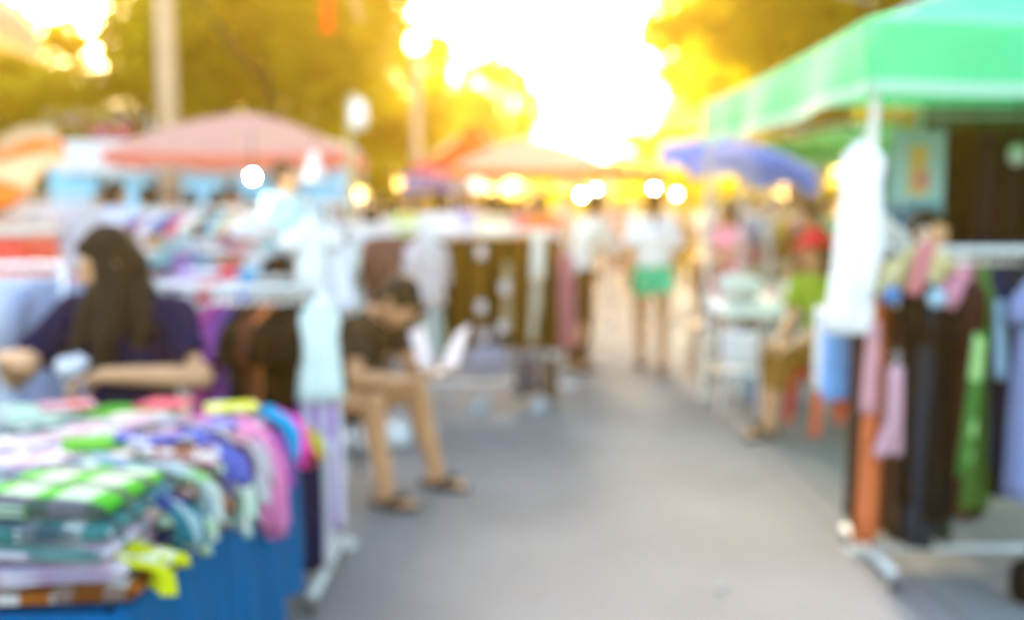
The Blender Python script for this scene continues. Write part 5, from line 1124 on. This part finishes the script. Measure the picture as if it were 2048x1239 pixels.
def pp(px, y, rz, pose, label, top, bot, H=1.65, tk=.55, bk='pants', hair='short', fem=False, tone=0, hm=None, k=.95):
    person(pose, PO[pose], (X(px, y, 1.0), y, 0), math.radians(rz), label, cloth(top, k), cloth(bot), H/1.65, tk, bk, hair, hm, .012 if y < 10 else .014, fem, 'people browsing the street market', tone, 'flip', None, .022 if bk == 'shorts' else .016, .10 if bk == 'shorts' else .30)
pp(1160, 8.9, 115, 'r', 'woman in a loose grey white blouse and dark trousers at the mid-street rack', '#dcd8cc', '#5c4030', 1.62, 1.4, 'pants', 'bun', True, hm=HAIRBROWN)
pp(1306, 8.85, 176, 'w', 'walker in white top and green shorts seen from behind in mid-street', '#f2f0e8', '#18ffc0', 1.60, .8, 'shorts', 'tail', True, 0, hm=HAIRBROWN)
pp(572, 8.6, 60, 'c', 'tall man in a light blue shirt standing under the pink canopy', '#b4e0ea', '#4a5060', 1.84, .6)
pp(236, 9.4, 150, 's', 'man in pale grey shirt behind the long-haired woman', '#ccd0e4', '#484858', 1.70)
pp(296, 9.9, 200, 'c', 'person in a white shirt just right of the man in pale grey', '#f4f4f0', '#6c7080', 1.66, .9)
pp(420, 9.0, 170, 'r', 'person in a cream white blouse bending over the long goods table', '#f2f2e8', '#806868', 1.64, 1.3, 'skirt', 'long', True, hm=HAIRBROWN)
pp(165, 9.0, 210, 's', 'short girl in a pink top left of the man in pale grey', '#e8a0b8', '#7a5a70', 1.40, .5, 'skirt', 'tail', True)
pp(345, 11.5, 20, 's', 'person in a dull lavender shirt near the utility pole', '#c0b8d0', '#404858', 1.62)
pp(475, 12.2, -30, 'w', 'person in a rose shirt under the pink canopy, farther back', '#e8b8b8', '#504850', 1.64)
pp(648, 9.9, 40, 'r', 'person in a violet and grey top beside the thin lamp post', '#8c7cb0', '#605868', 1.58, 1.2, 'pants', 'long', True)
pp(745, 10.5, 0, 's', 'person in a pale peach shirt right of the thin lamp post', '#ecd4c8', '#6a6058', 1.58)
pp(745, 8.1, 190, 'r', 'dark-haired person in a grey white top behind the short white rack', '#d8d8d8', '#484040', 1.50, .6)
pp(812, 11.4, 15, 'c', 'person in a soft lime shirt left of the dark trousers rack', '#d8e890', '#60584c', 1.60)
pp(880, 10.2, 160, 's', 'person in white with back turned, behind the left of the mid-street rack', '#ece8f0', '#5a5058', 1.62)
pp(935, 12.5, 30, 'w', 'person in light violet behind the middle of the mid-street rack', '#b0a8dc', '#545060', 1.64)
pp(985, 11.0, 180, 's', 'person in a sandy beige shirt behind the mid-street rack', '#e8d8b4', '#6c5840', 1.60)
pp(1040, 12.8, -20, 'c', 'woman in a bright pink top behind the right of the mid-street rack', '#f490a8', '#705048', 1.58, .6, 'skirt', 'long', True)
pp(1092, 10.6, 200, 'r', 'person in an orange red shirt behind the woman in grey white', '#e8703c', '#604838', 1.62)
pp(1128, 17.5, 0, 'w', 'distant person in a cream shirt above the woman in grey white', '#f0e4d0', '#685848', 1.66)
pp(1203, 18.5, 170, 'w', 'person in a blush white shirt walking away between the central two', '#f4e0dc', '#9c7c68', 1.62)
pp(1238, 20.0, 185, 's', 'woman in a pale pink dress top deeper in the central gap', '#f4d0d0', '#d8b0a8', 1.58, .7, 'longskirt', 'long', True, hm=HAIRBROWN)
pp(1264, 24.0, 0, 'w', 'distant walker in cream coming towards the camera', '#f0e6d8', '#8c7864', 1.68)
pp(1372, 18.0, 190, 's', 'person in a light apricot shirt right of the green shorts walker', '#f0d0b0', '#8c6c48', 1.62)
pp(1400, 21.0, 170, 'w', 'distant person in pale yellow near the low stall table', '#f0e0a8', '#8c7454', 1.60)
pp(1342, 26.0, 0, 'w', 'farthest small walker in white in the sunlit gap', '#f6f0e4', '#94806c', 1.66)
pp(1440, 10.6, 60, 'r', 'person in a pale cream shirt leaning behind the brown wooden chairs', '#f0e8dc', '#7c5c3c', 1.52)
pp(1482, 9.4, -70, 'r', 'woman in pink leaning over the farther table at right', '#f0a0b8', '#68505c', 1.52, .6, 'pants', 'long', True)
pp(1530, 10.4, 10, 's', 'person in an ice blue shirt behind the farther table at right', '#ccd8f0', '#4c5464', 1.52)
pp(1580, 10.9, -30, 'c', 'person in an ivory shirt near the smaller green canopy', '#ece4d0', '#5c5448', 1.58)
pp(1618, 8.7, -60, 's', 'person in a deep brown top standing behind the seated seller', '#6c4030', '#383028', 1.48)
pp(1846, 4.75, 30, 's', 'young seller in a cream top standing behind the right-hand rack', '#dce4c4', '#504848', 1.46, .5, 'pants', 'short', True)
pp(20, 9.6, 160, 's', 'person in a red brown shirt behind the red cooler', '#d0b4a8', '#504440', 1.52)
MORE = [(90, 11.2, 30, 's', 'person in a faded peach shirt behind the white shirts rack', '#f0c8b8', '#584848', 1.60), (205, 12.4, -40, 'c', 'person in an off-white shirt far behind the man in pale grey', '#f4f0ec', '#606070', 1.62), (385, 10.6, 190, 's', 'person in a snow white shirt right of the utility pole foot', '#f8f8fa', '#4c4c58', 1.62),
 (450, 11.6, 10, 'c', 'person in a sand coloured shirt behind the cream white blouse', '#e8d8b8', '#484044', 1.60), (512, 10.8, -60, 'w', 'person in a coral shirt beside the brightest bulb', '#f07858', '#504048', 1.56), (610, 12.0, 170, 's', 'person in a pale turquoise shirt under the right end of the pink canopy', '#a8dcd8', '#485060', 1.60),
 (700, 12.2, 0, 'w', 'person in a dove grey shirt close to the thin lamp post', '#c8c8cc', '#484850', 1.60), (780, 12.6, 200, 's', 'person in a watery pink shirt under the violet-blue canopy', '#f0c0c8', '#585058', 1.58), (840, 13.2, 40, 'c', 'person in a navy and dark shirt under the violet-blue canopy', '#3c4478', '#383840', 1.60),
 (908, 13.6, 190, 's', 'person in an amber shirt under the left side of the peach canopy', '#e8a850', '#604c38', 1.60), (962, 14.0, 0, 'r', 'person in a soft blue shirt bending under the peach canopy', '#a8b8e8', '#50505c', 1.60), (1012, 14.4, 170, 'w', 'person in a scarlet shirt at the middle of the peach canopy', '#e04838', '#584038', 1.58), (1068, 14.8, 20, 's', 'person in a milk coffee shirt under the right side of the peach canopy', '#c8a480', '#584838', 1.62),
 (1415, 13.6, 180, 's', 'person in a buttery white shirt just beyond the low stall table', '#f4ecd0', '#786048', 1.60), (1462, 12.8, -20, 'c', 'person in a dusty rose shirt under the left half of the blue parasol', '#e0a0a0', '#5c4848', 1.58), (1508, 12.0, 30, 'w', 'person in a bright white shirt under the middle of the blue parasol', '#f8f8f8', '#54545c', 1.60), (1556, 12.6, 0, 's', 'person in an earth brown shirt under the blue parasol edge', '#a06840', '#40342c', 1.58),
 (1602, 12.2, 190, 'c', 'person in a pale yellow shirt right of the blue parasol pole', '#f0e49c', '#50483c', 1.56), (1650, 10.6, 20, 's', 'person in a mint green shirt mostly behind the long white dress', '#b0e0c0', '#404c44', 1.56)]
for px, y, rz, po, lb, tc_, bc_, H_ in MORE: pp(px, y, rz, po, lb, tc_, bc_, H_, hair='long' if px % 4 == 0 else 'short', fem=px % 4 == 0)
for i, (px, hx, w_) in enumerate([(1442, '#f0b0b8', 'rose'), (1466, '#f4f0e8', 'ivory'), (1490, '#c05050', 'brick red'), (1516, '#a8c8f0', 'pale blue'), (1542, '#f4f4f4', 'chalk white'), (1568, '#e8c060', 'mustard'), (1594, '#f0a8c0', 'candy pink')]):
    garment('shirt', '%s shirt on the hanging rack under the blue parasol' % w_, 'shirt', (X(px, 9.9, 1.2), 9.9, 1.42), math.radians(40 + i*5), .46, .34, .34, .07, .09, cloth(hx, .8), 600 + i, 'top', 'shirts on the rack under the blue parasol', sl=.16)
rack((X(1430, 9.9, 1.2), 9.9, 0), 0, X(1606, 9.9, 1.2) - X(1430, 9.9, 1.2), 1.42, 'clothes rack of mixed shirts standing under the blue parasol', .4, .13)
for i, (px, hx, w_) in enumerate([(300, '#7a3c8c', 'purple'), (324, '#f0e8f0', 'white'), (350, '#3c6cb0', 'blue'), (376, '#e05878', 'raspberry'), (402, '#f0f0e8', 'ivory'), (428, '#6c5040', 'brown'), (455, '#88c8dc', 'sky'), (482, '#e8c8a0', 'sand'), (508, '#f4f4f8', 'snow white')]):
    garment('shirt', '%s shirt on the rack behind the long goods table' % w_, 'shirt', (X(px, 8.1, 1.2), 8.1, 1.46), math.radians(35 + (i*23 % 40)), .44, .34, .34, .07, .09, cloth(hx, .8), 620 + i, 'top', 'shirts on the rack behind the long goods table', sl=.16)
rack((X(288, 8.1, 1.2), 8.1, 0), 0, X(520, 8.1, 1.2) - X(288, 8.1, 1.2), 1.46, 'clothes rack of mixed shirts behind the long goods table', .4, .13)
MANQ = garment('dress', 'long pink dress hanging at the right end of the mid-street rack', 'dress', (X(1130, 8.1, .8), 8.1, 1.16), .5, .85, .16, .20, .09, .11, cloth('#e88ca0'), 401, 'dress', sl=0)
o = root('garment_stand', (X(1130, 8.1, .8), 8.1, 0), 0, 'thin stand holding the long pink dress by the mid-street rack', 'display stand'); MB().tube([(0,.0,0), (0,.0,1.17)], .010, 8).build('pole', STEEL, o); MB().lathe([(0,0), (.12,0), (.12,.015), (.02,.02)], 16).build('base', STEEL, o)
# tables and low stalls far up the street so the crowd has something to browse
goods_table(X(770, 14, .9), X(900, 14, .9), 14.0, 14.9, 1.0, 'distant stall table below the violet-blue canopy', [('white', '#f4f4f4'), ('lemon', '#e8e060'), ('pale blue', '#b0c8e8'), ('pink', '#f0a0b0'), ('cream', '#f0e8d8'), ('lilac', '#c8b8e0'), ('orange', '#f09850'), ('grey', '#b8b8b8')], 370, 'on the distant table at left of street', cloth('#f0e8e0', .9))
goods_table(X(930, 15.5, .9), X(1080, 15.5, .9), 15.5, 16.3, 1.0, 'distant stall table under the peach canopy', [('yellow', '#f0e070'), ('mint', '#b8e8d0'), ('violet', '#9088d0'), ('white', '#f8f4f0'), ('rose', '#f0a0a8'), ('amber', '#f0a040'), ('beige', '#e8d8b8'), ('coral', '#f08068')], 390, 'on the distant table under the peach canopy', cloth('#f0d8b8', .9))

# ================================================================== GOLDEN HAZE, ADDED TO GIVE THE VEILING GLARE OF THE LENS
def glare_haze():
    m = bpy.data.materials.new('glare_haze'); m.use_nodes = True; nt = m.node_tree; nt.nodes.remove(nt.nodes['Principled BSDF'])
    pv = nt.nodes.new('ShaderNodeVolumePrincipled'); pv.inputs['Color'].default_value = (1.0, .63, .08, 1); pv.inputs['Density'].default_value = HAZE_D; pv.inputs['Anisotropy'].default_value = .83
    nt.links.new(pv.outputs[0], nt.nodes['Material Output'].inputs['Volume'])
    tag(MB().box((0, 32, 4.6), (44, 84, 11.6)).build('glare_haze', m, smooth=False), kind='stuff')
HAZE_D = 0.0044
glare_haze()
